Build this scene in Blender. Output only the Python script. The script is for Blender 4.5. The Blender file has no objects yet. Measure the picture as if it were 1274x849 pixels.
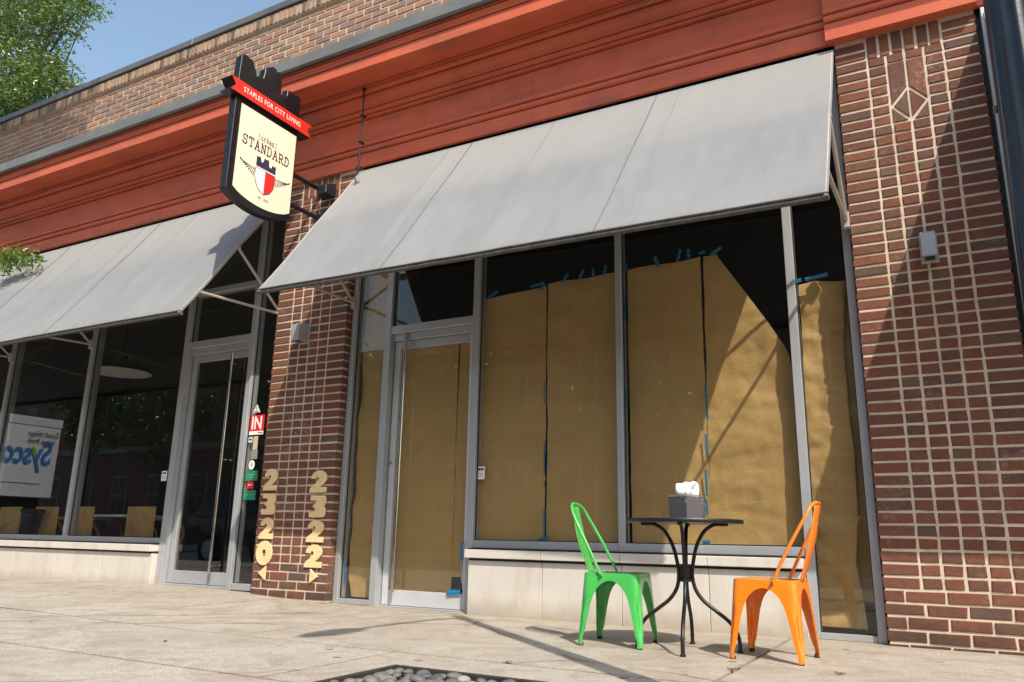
import bpy, bmesh, math, random
from mathutils import Vector, Matrix, noise
random.seed(7)
R = math.radians
SC = bpy.context.scene
COL = SC.collection

# ------------------------------------------------------------------ camera
cam_d = bpy.data.cameras.new('camera'); cam = bpy.data.objects.new('camera', cam_d); COL.objects.link(cam)
cam_d.sensor_width = 36; cam_d.lens = 27.509; cam_d.clip_start = .05; cam_d.clip_end = 2000
cam.matrix_world = Matrix(((0.87753165, 0.10109544, 0.46874078, 0), (0.47914841, -0.22327414, -0.84886127, -5.8128),
                           (0.0188417, 0.96949903, -0.24436984, .618), (0, 0, 0, 1)))
SC.camera = cam
# ------------------------------------------------------------------ sky, sun, exposure
SUN = Vector((1.14, -1, 1.62)).normalized()
w = bpy.data.worlds.new('World'); SC.world = w; w.use_nodes = True
wn = w.node_tree.nodes; sky = wn.new('ShaderNodeTexSky'); sky.sky_type = 'NISHITA'; sky.sun_disc = False
sky.sun_elevation = math.asin(SUN.z); sky.sun_rotation = math.atan2(SUN.x, SUN.y)
sky.air_density = 1.7; sky.dust_density = 3.0; sky.ozone_density = 1.6; sky.altitude = 300
w.node_tree.links.new(sky.outputs[0], wn['Background'].inputs[0]); wn['Background'].inputs[1].default_value = .15
sl = bpy.data.lights.new('sun', 'SUN'); sl.energy = 4.2; sl.angle = R(.5); sl.color = (1, .91, .77)
so = bpy.data.objects.new('sun', sl); COL.objects.link(so); so.rotation_euler = (-SUN).to_track_quat('-Z', 'Y').to_euler(); so.location = (8, -8, 14)
SC.view_settings.view_transform = 'Standard'; SC.view_settings.look = 'None'
SC.view_settings.exposure = .44; SC.view_settings.gamma = 1
SC.render.engine = 'CYCLES'; SC.cycles.max_bounces = 8; SC.cycles.transparent_max_bounces = 16

# ------------------------------------------------------------------ materials
class NT:
    def __init__(s, name):
        s.m = bpy.data.materials.new(name); s.m.use_nodes = True; s.t = s.m.node_tree; s.n = s.t.nodes
        s.b = s.n['Principled BSDF']; s.out = s.n['Material Output']; s.tc = None
    def new(s, t, **kw):
        n = s.n.new(t)
        for k, v in kw.items(): setattr(n, k, v)
        return n
    def link(s, a, b): s.t.links.new(a, b)
    def coord(s, kind='Object', scale=(1, 1, 1), off=None):
        tc = s.new('ShaderNodeTexCoord'); mp = s.new('ShaderNodeMapping'); mp.inputs['Scale'].default_value = scale
        s.link(tc.outputs[kind], mp.inputs[0])
        if off is not None: s.link(off, mp.inputs['Location'])
        return mp.outputs[0]
    def noise(s, vec, scale, detail=4, rough=.55, dist=0):
        n = s.new('ShaderNodeTexNoise'); n.inputs['Scale'].default_value = scale; n.inputs['Detail'].default_value = detail
        n.inputs['Roughness'].default_value = rough; n.inputs['Distortion'].default_value = dist
        s.link(vec, n.inputs['Vector']); return n.outputs['Fac']
    def ramp(s, fac, stops):
        r = s.new('ShaderNodeValToRGB'); e = r.color_ramp.elements
        while len(e) < len(stops): e.new(.5)
        for i, (p, c) in enumerate(stops):
            e[i].position = p; e[i].color = (c, c, c, 1) if isinstance(c, (int, float)) else (*c, 1)
        s.link(fac, r.inputs[0]); return r.outputs[0]
    def mix(s, fac, a, b, mode='MIX'):
        n = s.new('ShaderNodeMix', data_type='RGBA', blend_type=mode)
        for i, v in ((0, fac), (6, a), (7, b)):
            if hasattr(v, 'is_output'): s.link(v, n.inputs[i])
            elif i == 0: n.inputs[0].default_value = v
            else: n.inputs[i].default_value = (*v, 1)
        return n.outputs[2]
    def math(s, op, a, b=0):
        n = s.new('ShaderNodeMath', operation=op)
        for i, v in ((0, a), (1, b)):
            if hasattr(v, 'is_output'): s.link(v, n.inputs[i])
            else: n.inputs[i].default_value = v
        return n.outputs[0]
    def base(s, v):
        if hasattr(v, 'is_output'): s.link(v, s.b.inputs['Base Color'])
        else: s.b.inputs['Base Color'].default_value = (*v, 1)
    def rough(s, v):
        if hasattr(v, 'is_output'): s.link(v, s.b.inputs['Roughness'])
        else: s.b.inputs['Roughness'].default_value = v
    def bump(s, h, strength=.3, dist=.01):
        n = s.new('ShaderNodeBump'); n.inputs['Strength'].default_value = strength; n.inputs['Distance'].default_value = dist
        s.link(h, n.inputs['Height']); s.link(n.outputs[0], s.b.inputs['Normal'])

def simple(name, col, rough=.5, metal=0, var=.12, scale=8, bump=0, spec=.5, coat=0):
    m = NT(name); v = m.coord(); f = m.noise(v, scale, 5)
    a = tuple(c * (1 - var) for c in col); b = tuple(min(1, c * (1 + var)) for c in col)
    m.base(m.ramp(f, [(.3, a), (.7, b)])); m.rough(m.ramp(m.noise(v, scale * 2.3), [(.3, max(.02, rough - .08)), (.7, min(1, rough + .08))]))
    m.b.inputs['Metallic'].default_value = metal; m.b.inputs['Specular IOR Level'].default_value = spec; m.b.inputs['Coat Weight'].default_value = coat
    if bump: m.bump(m.noise(v, scale * 6), bump, .004)
    return m.m

def brick_mat(name, island, cols, white=.5):
    m = NT(name)
    rnd = (m.new('ShaderNodeNewGeometry').outputs['Random Per Island'] if island else m.new('ShaderNodeObjectInfo').outputs['Random'])
    off = m.math('MULTIPLY', rnd, 91.7); cb = m.new('ShaderNodeCombineXYZ')
    for i in range(3): m.link(off, cb.inputs[i])
    v = m.coord('Object', off=cb.outputs[0]); n = len(cols)
    rp = m.ramp(rnd, [(i / n, c) for i, c in enumerate(cols)])
    rp.node.color_ramp.interpolation = 'CONSTANT'
    f = m.noise(v, 26, 6, .65)
    c = m.mix(m.ramp(f, [(.3, 0.), (.75, .55)]), rp, m.mix(1., rp, (.45, .42, .45), 'MULTIPLY'))
    c = m.mix(m.ramp(m.noise(v, 75, 4, .75), [(.5, 0.), (.72, .5)]), c, m.mix(1., rp, (1.5, 1.55, 1.5), 'MULTIPLY'))
    c = m.mix(m.ramp(m.noise(v, 48, 3, .8), [(.28, .7), (.4, 0.)]), c, (.05, .035, .035))
    ge = m.new('ShaderNodeNewGeometry'); wp = ge.outputs['Position']
    big = m.noise(wp, 2.2, 3); fine = m.noise(v, 40, 4, .7)
    wf = m.math('MULTIPLY', m.ramp(big, [(.52, 0.), (.72, 1.)]), m.ramp(fine, [(.5, 0.), (.68, white)]))
    c = m.mix(wf, c, (.52, .42, .38))
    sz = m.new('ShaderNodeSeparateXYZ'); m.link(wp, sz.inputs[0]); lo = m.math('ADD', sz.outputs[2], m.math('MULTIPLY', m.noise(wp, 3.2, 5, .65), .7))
    c = m.mix(m.ramp(lo, [(.34, .75), (.55, 0.)]), c, (.055, .042, .038))  # darker foot: soot and leaf shadow painted together into the brick colour
    m.base(c); m.rough(.85); m.b.inputs['Specular IOR Level'].default_value = .25
    m.bump(m.noise(v, 110, 5, .7), .7, .005)
    return m.m

def mortar_mat(name, a, b):
    m = NT(name); v = m.coord(); c = m.mix(m.ramp(m.noise(v, 3.5, 5), [(.35, 0.), (.7, 1.)]), a, b); c = m.mix(m.ramp(m.noise(v, 17, 5, .7), [(.5, 0.), (.72, .6)]), c, (.36, .28, .21)); m.base(c); m.rough(.95)
    m.bump(m.noise(v, 160, 4, .7), .6, .004); return m.m

PIER_COLS = [(.205, .082, .053), (.18, .076, .052), (.165, .072, .052), (.22, .09, .056), (.195, .080, .054), (.15, .073, .056),
             (.20, .078, .053), (.18, .080, .055), (.215, .087, .056), (.17, .071, .050), (.165, .095, .066), (.20, .080, .052), (.135, .080, .066), (.19, .074, .052), (.16, .074, .057)]
PAR_COLS = [(.33, .20, .15), (.285, .18, .145), (.36, .205, .15), (.27, .19, .165), (.32, .18, .135), (.35, .24, .185), (.30, .20, .17), (.38, .225, .155), (.25, .17, .145)]
SOL_COLS = [(.36, .27, .19), (.20, .14, .11), (.42, .31, .22), (.28, .19, .145), (.34, .24, .17), (.16, .115, .10), (.40, .27, .19)]
M = {}
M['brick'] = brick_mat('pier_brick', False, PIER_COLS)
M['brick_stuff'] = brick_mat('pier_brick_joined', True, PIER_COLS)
M['pbrick'] = brick_mat('parapet_brick', False, PAR_COLS, .2)
M['pbrick_stuff'] = brick_mat('parapet_brick_joined', True, PAR_COLS, .2)
M['soldier'] = brick_mat('soldier_brick_joined', True, SOL_COLS, .2)
M['mortar'] = mortar_mat('cream_mortar', (.57, .46, .35), (.73, .61, .48))
M['pmortar'] = mortar_mat('tan_mortar', (.64, .52, .38), (.72, .60, .46))
M['alu'] = simple('anodised_aluminium', (.40, .415, .44), .42, .35, .06, 3)
M['alu_light'] = simple('pale_aluminium', (.58, .60, .63), .4, .25, .06, 3)
M['steel'] = simple('polished_steel', (.62, .6, .57), .16, 1, .1, 9)
M['gasket'] = simple('black_gasket', (.012, .012, .014), .6)
M['black'] = simple('black_metal', (.012, .012, .016), .38, 0, .2, 9)
M['signblack'] = simple('sign_black', (.008, .008, .010), .35, 0, .2, 6)
M['table_metal'] = simple('charcoal_powder_coat', (.007, .0065, .008), .42, 0, .2, 20)
M['post'] = simple('dark_post_paint', (.012, .020, .032), .35, 0, .25, 14, .1)
M['gutter'] = simple('weathered_zinc', (.165, .17, .165), .55, .2, .2, 2.5, .1)
M['coping'] = simple('grey_coping', (.13, .135, .14), .5, .2, .2, 1.5)
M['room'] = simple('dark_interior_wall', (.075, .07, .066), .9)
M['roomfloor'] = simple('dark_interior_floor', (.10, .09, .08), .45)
M['room_black'] = simple('unlit_shop_wall', (.016, .021, .030), .95)  # gloom and navy awning reflection put into the wall colour
M['sconce'] = simple('grey_sconce_paint', (.36, .37, .40), .45, .2, .05, 6)
M['strut'] = simple('strut_paint', (.42, .37, .335), .5, .1, .1, 4)
M['number'] = None
M['white'] = simple('white_print', (.78, .78, .77), .5, 0, .02)
M['red_print'] = simple('red_print', (.62, .02, .02), .4, 0, .04)
M['green_print'] = simple('green_print', (.015, .23, .12), .4, 0, .08)
M['cream_print'] = simple('cream_panel', (.78, .68, .52), .5, 0, .04, 3)
M['ribbon'] = simple('ribbon_red', (.72, .028, .015), .35, 0, .05, 4)
M['ink'] = simple('ink', (.02, .017, .015), .6, 0, .05)
M['navy_ink'] = simple('navy_ink', (.022, .024, .06), .6, 0, .05)
M['beige_print'] = simple('beige_print', (.5, .42, .3), .5)
M['grey_print'] = simple('grey_print', (.22, .24, .22), .5, 0, .4, 90)
M['pale_print'] = simple('pale_blue_print', (.55, .64, .68), .5)
M['tape'] = simple('blue_tape', (.012, .175, .34), .6, 0, .15, 30)
M['rubber'] = simple('black_rubber', (.015, .015, .015), .8)
M['tissue'] = simple('white_tissue', (.86, .86, .87), .9, 0, .03, 20, .2)
M['napkins'] = simple('dark_napkins', (.055, .055, .062), .9, 0, .25, 60, .3)
M['wood'] = simple('honey_wood', (.58, .32, .12), .4, 0, .25, 5)
M['tabletop'] = simple('pale_laminate', (.5, .57, .6), .3)
M['lampwhite'] = simple('lamp_white', (.75, .75, .74), .5)
M['leafbrown'] = simple('dry_leaf', (.19, .085, .04), .8, 0, .3, 30)
M['soil'] = simple('dark_soil', (.05, .04, .03), .95, 0, .4, 30, .5)
M['edging'] = simple('black_edging', (.03, .025, .022), .6, 0, .3, 10)
M['bark'] = simple('bark', (.09, .07, .05), .95, 0, .4, 12, .8)
M['asphalt'] = simple('asphalt', (.05, .05, .052), .9, 0, .25, 30, .5)
M['earth'] = simple('far_ground', (.12, .12, .10), .95, 0, .3, .2)
M['truckwhite'] = simple('truck_white', (.62, .62, .63), .4, 0, .04, 2)
M['truckblue'] = simple('truck_blue', (.02, .17, .48), .4)
M['leafgreen'] = simple('print_green', (.16, .42, .05), .4)
M['truckyellow'] = simple('print_yellow', (.75, .42, .05), .4)
M['carpaint'] = simple('dark_car_paint', (.02, .023, .028), .25, .3, .1, 3, coat=.6)
M['carglass'] = simple('dark_car_glass', (.02, .025, .03), .06)
M['oppbrick'] = None
M['stone_band'] = simple('pale_stone', (.42, .38, .32), .8, 0, .15, 3)
M['winwhite'] = simple('white_window_frame', (.32, .32, .31), .5)

def cornice_mat():
    m = NT('cornice_red_paint'); v = m.coord(); v2 = m.coord(scale=(.35, 1, 2.2))
    f = m.noise(v, 3.5, 6); c = m.ramp(f, [(.3, (.51, .104, .050)), (.7, (.59, .130, .062))])
    d = m.math('MULTIPLY', m.ramp(m.noise(v2, 3.2, 5, .6), [(.50, 0.), (.68, .62)]), m.ramp(m.noise(v, 14, 4, .7), [(.35, .3), (.7, 1.)]))
    c = m.mix(d, c, (.165, .088, .068)); c = m.mix(m.ramp(m.noise(m.coord(scale=(1, 1, .07)), 26, 4, .7), [(.58, 0.), (.75, .4)]), c, (.24, .10, .07)); m.base(c); m.rough(.5); m.bump(m.noise(v, 7, 4), .15, .01)
    m.b.inputs['Specular IOR Level'].default_value = .35
    return m.m
M['cornice'] = cornice_mat()

def awning_mat():
    m = NT('grey_canvas'); v = m.coord(); geo = m.new('ShaderNodeNewGeometry')
    st = m.coord(scale=(1.2, .25, .25)); 
    f = m.noise(v, 1.1, 5); c = m.ramp(f, [(.3, (.215, .226, .240)), (.7, (.248, .259, .274))])
    streak = m.noise(st, 6, 5, .6)
    c = m.mix(m.ramp(streak, [(.42, 0.), (.72, .6)]), c, (.19, .197, .207)); c = m.mix(m.ramp(m.noise(v, 7, 5, .7), [(.5, 0.), (.75, .12)]), c, (.30, .308, .318))
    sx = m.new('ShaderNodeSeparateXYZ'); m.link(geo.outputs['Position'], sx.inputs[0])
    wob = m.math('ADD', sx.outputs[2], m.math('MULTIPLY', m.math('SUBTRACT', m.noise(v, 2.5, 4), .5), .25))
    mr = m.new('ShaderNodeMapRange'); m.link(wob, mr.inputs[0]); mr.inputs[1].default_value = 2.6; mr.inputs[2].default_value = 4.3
    # paler towards the wall, a grimy line where the middle rail rubs
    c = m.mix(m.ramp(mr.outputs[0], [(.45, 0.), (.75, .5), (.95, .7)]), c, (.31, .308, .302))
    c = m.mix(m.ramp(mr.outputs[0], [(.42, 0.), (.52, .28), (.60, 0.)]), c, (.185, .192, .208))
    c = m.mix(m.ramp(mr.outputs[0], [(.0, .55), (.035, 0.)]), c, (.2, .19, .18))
    m.base(c); m.rough(.9); m.b.inputs['Specular IOR Level'].default_value = .15
    wv = m.math('ADD', m.math('MULTIPLY', m.noise(m.coord(scale=(1, 1, 1)), 420, 2), .12), m.noise(m.coord(scale=(1, .45, .45)), 4.5, 4, .55, .8)); m.bump(wv, .15, .015)
    return m.m
M['canvas'] = awning_mat()
M['canvas_dark'] = simple('dark_hem_canvas', (.085, .08, .075), .9, 0, .3, 20)  # dark cloth of the hem and front tube
M['ghost'] = simple('pressed_seam', (.20, .21, .225), .9, 0, .12, 6)
M['rope'] = simple('seam_thread', (.13, .135, .145), .9, 0, .1, 20)

def glass_mat(name, tint=(.94, .95, .94), gain=1.7):
    m = NT(name); m.n.remove(m.b)
    tr = m.new('ShaderNodeBsdfTransparent'); tr.inputs[0].default_value = (*tint, 1)
    gl = m.new('ShaderNodeBsdfAnisotropic') if False else m.new('ShaderNodeBsdfGlossy'); gl.inputs['Roughness'].default_value = .0
    gl.inputs[0].default_value = (.92, .96, 1, 1)
    fr = m.new('ShaderNodeFresnel'); fr.inputs[0].default_value = 1.52
    ge = m.new('ShaderNodeNewGeometry')
    f = m.math('MULTIPLY', m.math('MULTIPLY', fr.outputs[0], gain), m.math('SUBTRACT', 1., ge.outputs['Backfacing']))
    mx = m.new('ShaderNodeMixShader'); m.link(f, mx.inputs[0]); m.link(tr.outputs[0], mx.inputs[1]); m.link(gl.outputs[0], mx.inputs[2])
    m.link(mx.outputs[0], m.out.inputs[0]); return m.m
M['glass'] = glass_mat('window_glass')
def acrylic_mat():
    m = NT('clear_acrylic'); m.n.remove(m.b); tr = m.new('ShaderNodeBsdfTransparent'); tr.inputs[0].default_value = (.84, .83, .86, 1); df = m.new('ShaderNodeBsdfDiffuse'); df.inputs[0].default_value = (.36, .345, .385, 1)
    gl = m.new('ShaderNodeBsdfGlossy'); gl.inputs['Roughness'].default_value = .05; fr = m.new('ShaderNodeFresnel'); a = m.new('ShaderNodeMixShader'); a.inputs[0].default_value = .3; b = m.new('ShaderNodeMixShader')
    m.link(tr.outputs[0], a.inputs[1]); m.link(df.outputs[0], a.inputs[2]); m.link(fr.outputs[0], b.inputs[0]); m.link(a.outputs[0], b.inputs[1]); m.link(gl.outputs[0], b.inputs[2]); m.link(b.outputs[0], m.out.inputs[0]); return m.m
M['acrylic'] = acrylic_mat()

def paper_mat():
    m = NT('kraft_paper'); v = m.coord(); f = m.noise(v, 2.2, 5)
    c = m.ramp(f, [(.3, (.445, .28, .11)), (.7, (.53, .335, .135))])
    fib = m.noise(m.coord(scale=(1, 1, .06)), 160, 3); c = m.mix(m.ramp(fib, [(.35, 0.), (.7, .25)]), c, (.30, .19, .08))
    m.base(c); m.rough(.62); m.b.inputs['Specular IOR Level'].default_value = .35
    vo = m.new('ShaderNodeTexVoronoi', feature='SMOOTH_F1'); vo.inputs['Scale'].default_value = 7; m.link(m.coord(scale=(1, 1, .7)), vo.inputs['Vector'])
    h = m.math('ADD', m.math('MULTIPLY', vo.outputs['Distance'], .45), m.noise(v, 16, 5, .6, .6))
    cr = m.new('ShaderNodeTexVoronoi', feature='DISTANCE_TO_EDGE'); cr.inputs['Scale'].default_value = 2.1; m.link(m.mix(.12, m.coord(scale=(1, 1, .8)), m.noise(v, 3, 4)), cr.inputs['Vector'])
    h = m.math('ADD', h, m.math('MULTIPLY', m.ramp(cr.outputs['Distance'], [(0., 0.), (.09, 1.)]), .35))
    m.bump(h, .3, .022); return m.m
M['paper'] = paper_mat()

def limestone_mat():
    m = NT('pale_limestone'); v = m.coord(); f = m.noise(v, 1.6, 6)
    c = m.ramp(f, [(.3, (.54, .505, .465)), (.7, (.62, .585, .54))])
    ge = m.new('ShaderNodeNewGeometry'); sx = m.new('ShaderNodeSeparateXYZ'); m.link(ge.outputs['Position'], sx.inputs[0])
    low = m.math('ADD', sx.outputs[2], m.math('MULTIPLY', m.noise(v, 9, 5), .16))
    c = m.mix(m.ramp(low, [(.08, .75), (.24, 0.)]), c, (.33, .27, .215))
    st = m.noise(m.coord(scale=(1, 1, .12)), 9, 4); c = m.mix(m.ramp(st, [(.50, 0.), (.75, .45)]), c, (.40, .34, .28))
    m.base(c); m.rough(.75); m.bump(m.noise(v, 90, 4), .15, .003); return m.m
M['stone'] = limestone_mat()

def concrete_mat():
    m = NT('pavement_concrete'); ge = m.new('ShaderNodeNewGeometry'); p = ge.outputs['Position']
    c = m.ramp(m.noise(p, .8, 7, .62), [(.3, (.385, .345, .295)), (.7, (.52, .475, .415))])
    c = m.mix(m.ramp(m.noise(p, 2.1, 6, .68, 1.4), [(.47, 0.), (.64, .7)]), c, (.30, .248, .19))
    c = m.mix(m.ramp(m.noise(p, 5.5, 5, .7, .8), [(.53, 0.), (.66, .6)]), c, (.255, .215, .17))
    c = m.mix(m.ramp(m.noise(p, 95, 3, .85), [(.36, .95), (.52, 0.)]), c, (.19, .168, .142))
    c = m.mix(m.ramp(m.noise(p, 34, 4, .75), [(.36, .6), (.52, 0.)]), c, (.29, .255, .215))
    c = m.mix(m.ramp(m.noise(p, 120, 3, .85), [(.55, 0.), (.70, .6)]), c, (.62, .56, .47))
    vo = m.new('ShaderNodeTexVoronoi'); vo.inputs['Scale'].default_value = 3.3; m.link(p, vo.inputs['Vector'])
    sel = m.math('GREATER_THAN', vo.outputs['Color'], .52)
    c = m.mix(m.math('MULTIPLY', m.ramp(m.math('ADD', vo.outputs['Distance'], m.math('MULTIPLY', m.noise(p, 30, 3), .05)), [(.10, .75), (.13, 0.)]), sel), c, (.11, .092, .075))
    cr = m.new('ShaderNodeTexVoronoi', feature='DISTANCE_TO_EDGE'); cr.inputs['Scale'].default_value = .33; m.link(m.mix(.16, p, m.new('ShaderNodeTexNoise').outputs['Color']), cr.inputs['Vector'])
    ck = m.math('MULTIPLY', m.ramp(cr.outputs['Distance'], [(.0, .8), (.005, 0.)]), m.ramp(m.noise(p, .7, 2), [(.45, 0.), (.52, 1.)]))
    c = m.mix(ck, c, (.12, .095, .07))
    sx = m.new('ShaderNodeSeparateXYZ'); m.link(p, sx.inputs[0]); wall = m.math('ADD', sx.outputs[1], m.math('MULTIPLY', m.noise(p, 4, 5), .5))
    c = m.mix(m.ramp(wall, [(.10, 0.), (.30, .5)]), c, (.36, .27, .165))
    m.base(c); m.rough(.9); m.b.inputs['Specular IOR Level'].default_value = .25
    m.bump(m.math('ADD', m.noise(p, 140, 4, .8), m.math('MULTIPLY', m.noise(p, 6, 4), .8)), .5, .008); return m.m
M['concrete'] = concrete_mat()
M['joint'] = simple('joint_dirt', (.075, .06, .045), .95, 0, .4, 12)

def number_mat():
    m = NT('pale_wood_numeral'); v = m.coord(); f = m.noise(m.coord(scale=(1, 1, 6)), 14, 5)
    m.base(m.ramp(f, [(.3, (.72, .50, .24)), (.7, (.84, .64, .36))])); m.rough(.7); return m.m
M['number'] = number_mat()

def chair_paint(name, col, dark):
    m = NT(name); v = m.coord(); f = m.noise(v, 5, 5)
    c = m.ramp(f, [(.3, tuple(x * .9 for x in col)), (.7, tuple(min(1, x * 1.08) for x in col))])
    d = m.math('MULTIPLY', m.ramp(m.noise(v, 9, 5, .7), [(.60, 0.), (.70, .85)]), m.ramp(m.noise(v, 45, 3), [(.4, .3), (.6, 1.)]))
    ch = m.math('MULTIPLY', m.ramp(m.noise(v, 60, 4, .75), [(.66, 0.), (.70, 1.)]), m.ramp(m.noise(v, 6, 3), [(.45, 0.), (.62, 1.)]))
    m.base(m.mix(ch, m.mix(d, c, dark), (.06, .05, .04))); m.rough(m.ramp(m.noise(v, 18, 3), [(.3, .2), (.7, .38)])); m.b.inputs['Coat Weight'].default_value = .4
    m.bump(m.noise(v, 25, 3), .06, .004); return m.m
M['green'] = chair_paint('green_enamel', (.06, .42, .085), (.03, .16, .03))
M['orange'] = chair_paint('orange_enamel', (.86, .215, .012), (.42, .10, .02))

def leaf_mat(name, a, b):
    m = NT(name); m.n.remove(m.b); r = m.new('ShaderNodeNewGeometry').outputs['Random Per Island']
    c = m.ramp(r, [(0., a), (1., b)]); d = m.new('ShaderNodeBsdfDiffuse'); t = m.new('ShaderNodeBsdfTranslucent'); g = m.new('ShaderNodeBsdfGlossy')
    g.inputs['Roughness'].default_value = .35; g.inputs[0].default_value = (.8, .85, .8, 1)
    m.link(c, d.inputs[0]); m.link(m.mix(1., c, (1.5, 1.6, .6), 'MULTIPLY'), t.inputs[0])
    x = m.new('ShaderNodeMixShader'); x.inputs[0].default_value = .3; m.link(d.outputs[0], x.inputs[1]); m.link(t.outputs[0], x.inputs[2])
    y = m.new('ShaderNodeMixShader'); y.inputs[0].default_value = .06; m.link(x.outputs[0], y.inputs[1]); m.link(g.outputs[0], y.inputs[2])
    m.link(y.outputs[0], m.out.inputs[0]); return m.m
M['leaf'] = leaf_mat('oak_leaf', (.07, .13, .018), (.15, .24, .045))
M['leaf3'] = leaf_mat('street_leaf', (.03, .055, .012), (.075, .12, .028))
M['leaf2'] = leaf_mat('far_leaf', (.05, .10, .018), (.155, .225, .05))

def oppbrick_mat():
    m = NT('far_brickwork'); br = m.new('ShaderNodeTexBrick'); ge = m.new('ShaderNodeNewGeometry')
    mp = m.new('ShaderNodeMapping'); mp.inputs['Rotation'].default_value = (R(90), 0, 0); m.link(ge.outputs['Position'], mp.inputs[0])
    br.inputs['Scale'].default_value = 1; br.inputs['Brick Width'].default_value = .22; br.inputs['Row Height'].default_value = .08; br.inputs['Mortar Size'].default_value = .008
    br.inputs['Color1'].default_value = (.26, .11, .075, 1); br.inputs['Color2'].default_value = (.2, .085, .06, 1); br.inputs['Mortar'].default_value = (.36, .3, .25, 1)
    m.link(mp.outputs[0], br.inputs[0]); m.base(br.outputs[0]); m.rough(.9); return m.m
M['oppbrick'] = oppbrick_mat()

# ------------------------------------------------------------------ mesh helpers
class MB:
    def __init__(s): s.v = []; s.f = []
    def add(s, vs, fs):
        o = len(s.v); s.v += [tuple(v) for v in vs]; s.f += [tuple(i + o for i in f) for f in fs]; return s
    def box(s, x0, x1, y0, y1, z0, z1):
        return s.add([(x0, y0, z0), (x1, y0, z0), (x1, y1, z0), (x0, y1, z0), (x0, y0, z1), (x1, y0, z1), (x1, y1, z1), (x0, y1, z1)],
                     [(0, 3, 2, 1), (4, 5, 6, 7), (0, 1, 5, 4), (1, 2, 6, 5), (2, 3, 7, 6), (3, 0, 4, 7)])
    def prism(s, pts, fn0, fn1):           # pts 2-D counter-clockwise seen from the fn1 side
        n = len(pts)
        return s.add([fn0(*p) for p in pts] + [fn1(*p) for p in pts],
                     [tuple(range(n - 1, -1, -1)), tuple(range(n, 2 * n))] + [(i, (i + 1) % n, n + (i + 1) % n, n + i) for i in range(n)])
    def tube(s, path, r, n=10, cap=True, flat=None):
        P = [Vector(p) for p in path]; rs = r if isinstance(r, (list, tuple)) else [r] * len(P)
        t0 = (P[1] - P[0]).normalized(); up = Vector((0, 0, 1)) if abs(t0.z) < .9 else Vector((1, 0, 0))
        N = t0.cross(up).normalized(); base = len(s.v); vs = []
        for i, p in enumerate(P):
            t = ((P[min(i + 1, len(P) - 1)] - P[max(i - 1, 0)])).normalized()
            N = (N - t * N.dot(t)).normalized(); B = t.cross(N)
            for k in range(n):
                a = 2 * math.pi * k / n; vs.append(p + N * (math.cos(a) * rs[i]) + B * (math.sin(a) * rs[i]))
        fs = [(i * n + k, i * n + (k + 1) % n, (i + 1) * n + (k + 1) % n, (i + 1) * n + k) for i in range(len(P) - 1) for k in range(n)]
        if cap: fs += [tuple(range(n - 1, -1, -1)), tuple(range((len(P) - 1) * n, len(P) * n))]
        return s.add(vs, fs)
    def lathe(s, prof, n=24, c=(0, 0, 0), fl=None):
        vs = []
        for r, z in prof:
            for k in range(n):
                a = 2 * math.pi * k / n; q = r * (1 if fl is None else fl(a)); vs.append((c[0] + q * math.cos(a), c[1] + q * math.sin(a), c[2] + z))
        m = len(prof)
        fs = [(i * n + k, i * n + (k + 1) % n, (i + 1) * n + (k + 1) % n, (i + 1) * n + k) for i in range(m - 1) for k in range(n)]
        fs += [tuple(range(n - 1, -1, -1)), tuple(range((m - 1) * n, m * n))]
        return s.add(vs, fs)
    def grid(s, nu, nv, fn):
        vs = [fn(i / nu, j / nv) for j in range(nv + 1) for i in range(nu + 1)]
        return s.add(vs, [(j * (nu + 1) + i, j * (nu + 1) + i + 1, (j + 1) * (nu + 1) + i + 1, (j + 1) * (nu + 1) + i) for j in range(nv) for i in range(nu)])
    def mesh(s, name, mat, smooth=False, bevel=0, solid=0, seg=1):
        me = bpy.data.meshes.new(name); me.from_pydata([tuple(v) for v in s.v], [], s.f)
        if bevel or solid or True:
            bm = bmesh.new(); bm.from_mesh(me)
            if solid: bmesh.ops.solidify(bm, geom=bm.faces[:], thickness=solid)
            if bevel:
                ed = [e for e in bm.edges if len(e.link_faces) == 2 and e.calc_face_angle(0) > .6]
                bmesh.ops.bevel(bm, geom=ed, offset=bevel, segments=seg, affect='EDGES', profile=.6, clamp_overlap=True)
            bmesh.ops.recalc_face_normals(bm, faces=bm.faces) if not solid else None
            bm.to_mesh(me); bm.free()
        if smooth:
            me.polygons.foreach_set('use_smooth', [True] * len(me.polygons))
            if smooth != 'all': me.set_sharp_from_angle(angle=R(40))
        for m_ in (mat if isinstance(mat, list) else [mat]): me.materials.append(m_)
        return me
    def build(s, name, mat, parent=None, **kw):
        return link(name, s.mesh(name, mat, **kw), parent)

def link(name, data, parent=None, loc=None):
    o = bpy.data.objects.new(name, data); COL.objects.link(o)
    if parent: o.parent = parent
    if loc is not None: o.location = loc
    return o
def tag(o, label, cat, group=None):
    o['label'] = label; o['category'] = cat
    if group: o['group'] = group
    return o
def thing(name, label, cat, loc=(0, 0, 0), rz=0, group=None):
    o = bpy.data.objects.new(name, None); o.empty_display_size = .1; COL.objects.link(o); o.location = loc; o.rotation_euler = (0, 0, rz)
    return tag(o, label, cat, group)
def struct(o): o['kind'] = 'structure'; return o
def stuff(o): o['kind'] = 'stuff'; return o
def bx(x0, x1, y0, y1, z0, z1): return MB().box(x0, x1, y0, y1, z0, z1)
FRONT = Matrix(((1, 0, 0), (0, 0, -1), (0, 1, 0)))      # local x,y -> world x,z, facing -y
SIDE = Matrix(((0, 0, 1), (1, 0, 0), (0, 1, 0)))        # local x,y -> world y,z, facing +x
BACK = Matrix(((-1, 0, 0), (0, 0, 1), (0, 1, 0)))       # facing +y
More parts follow.
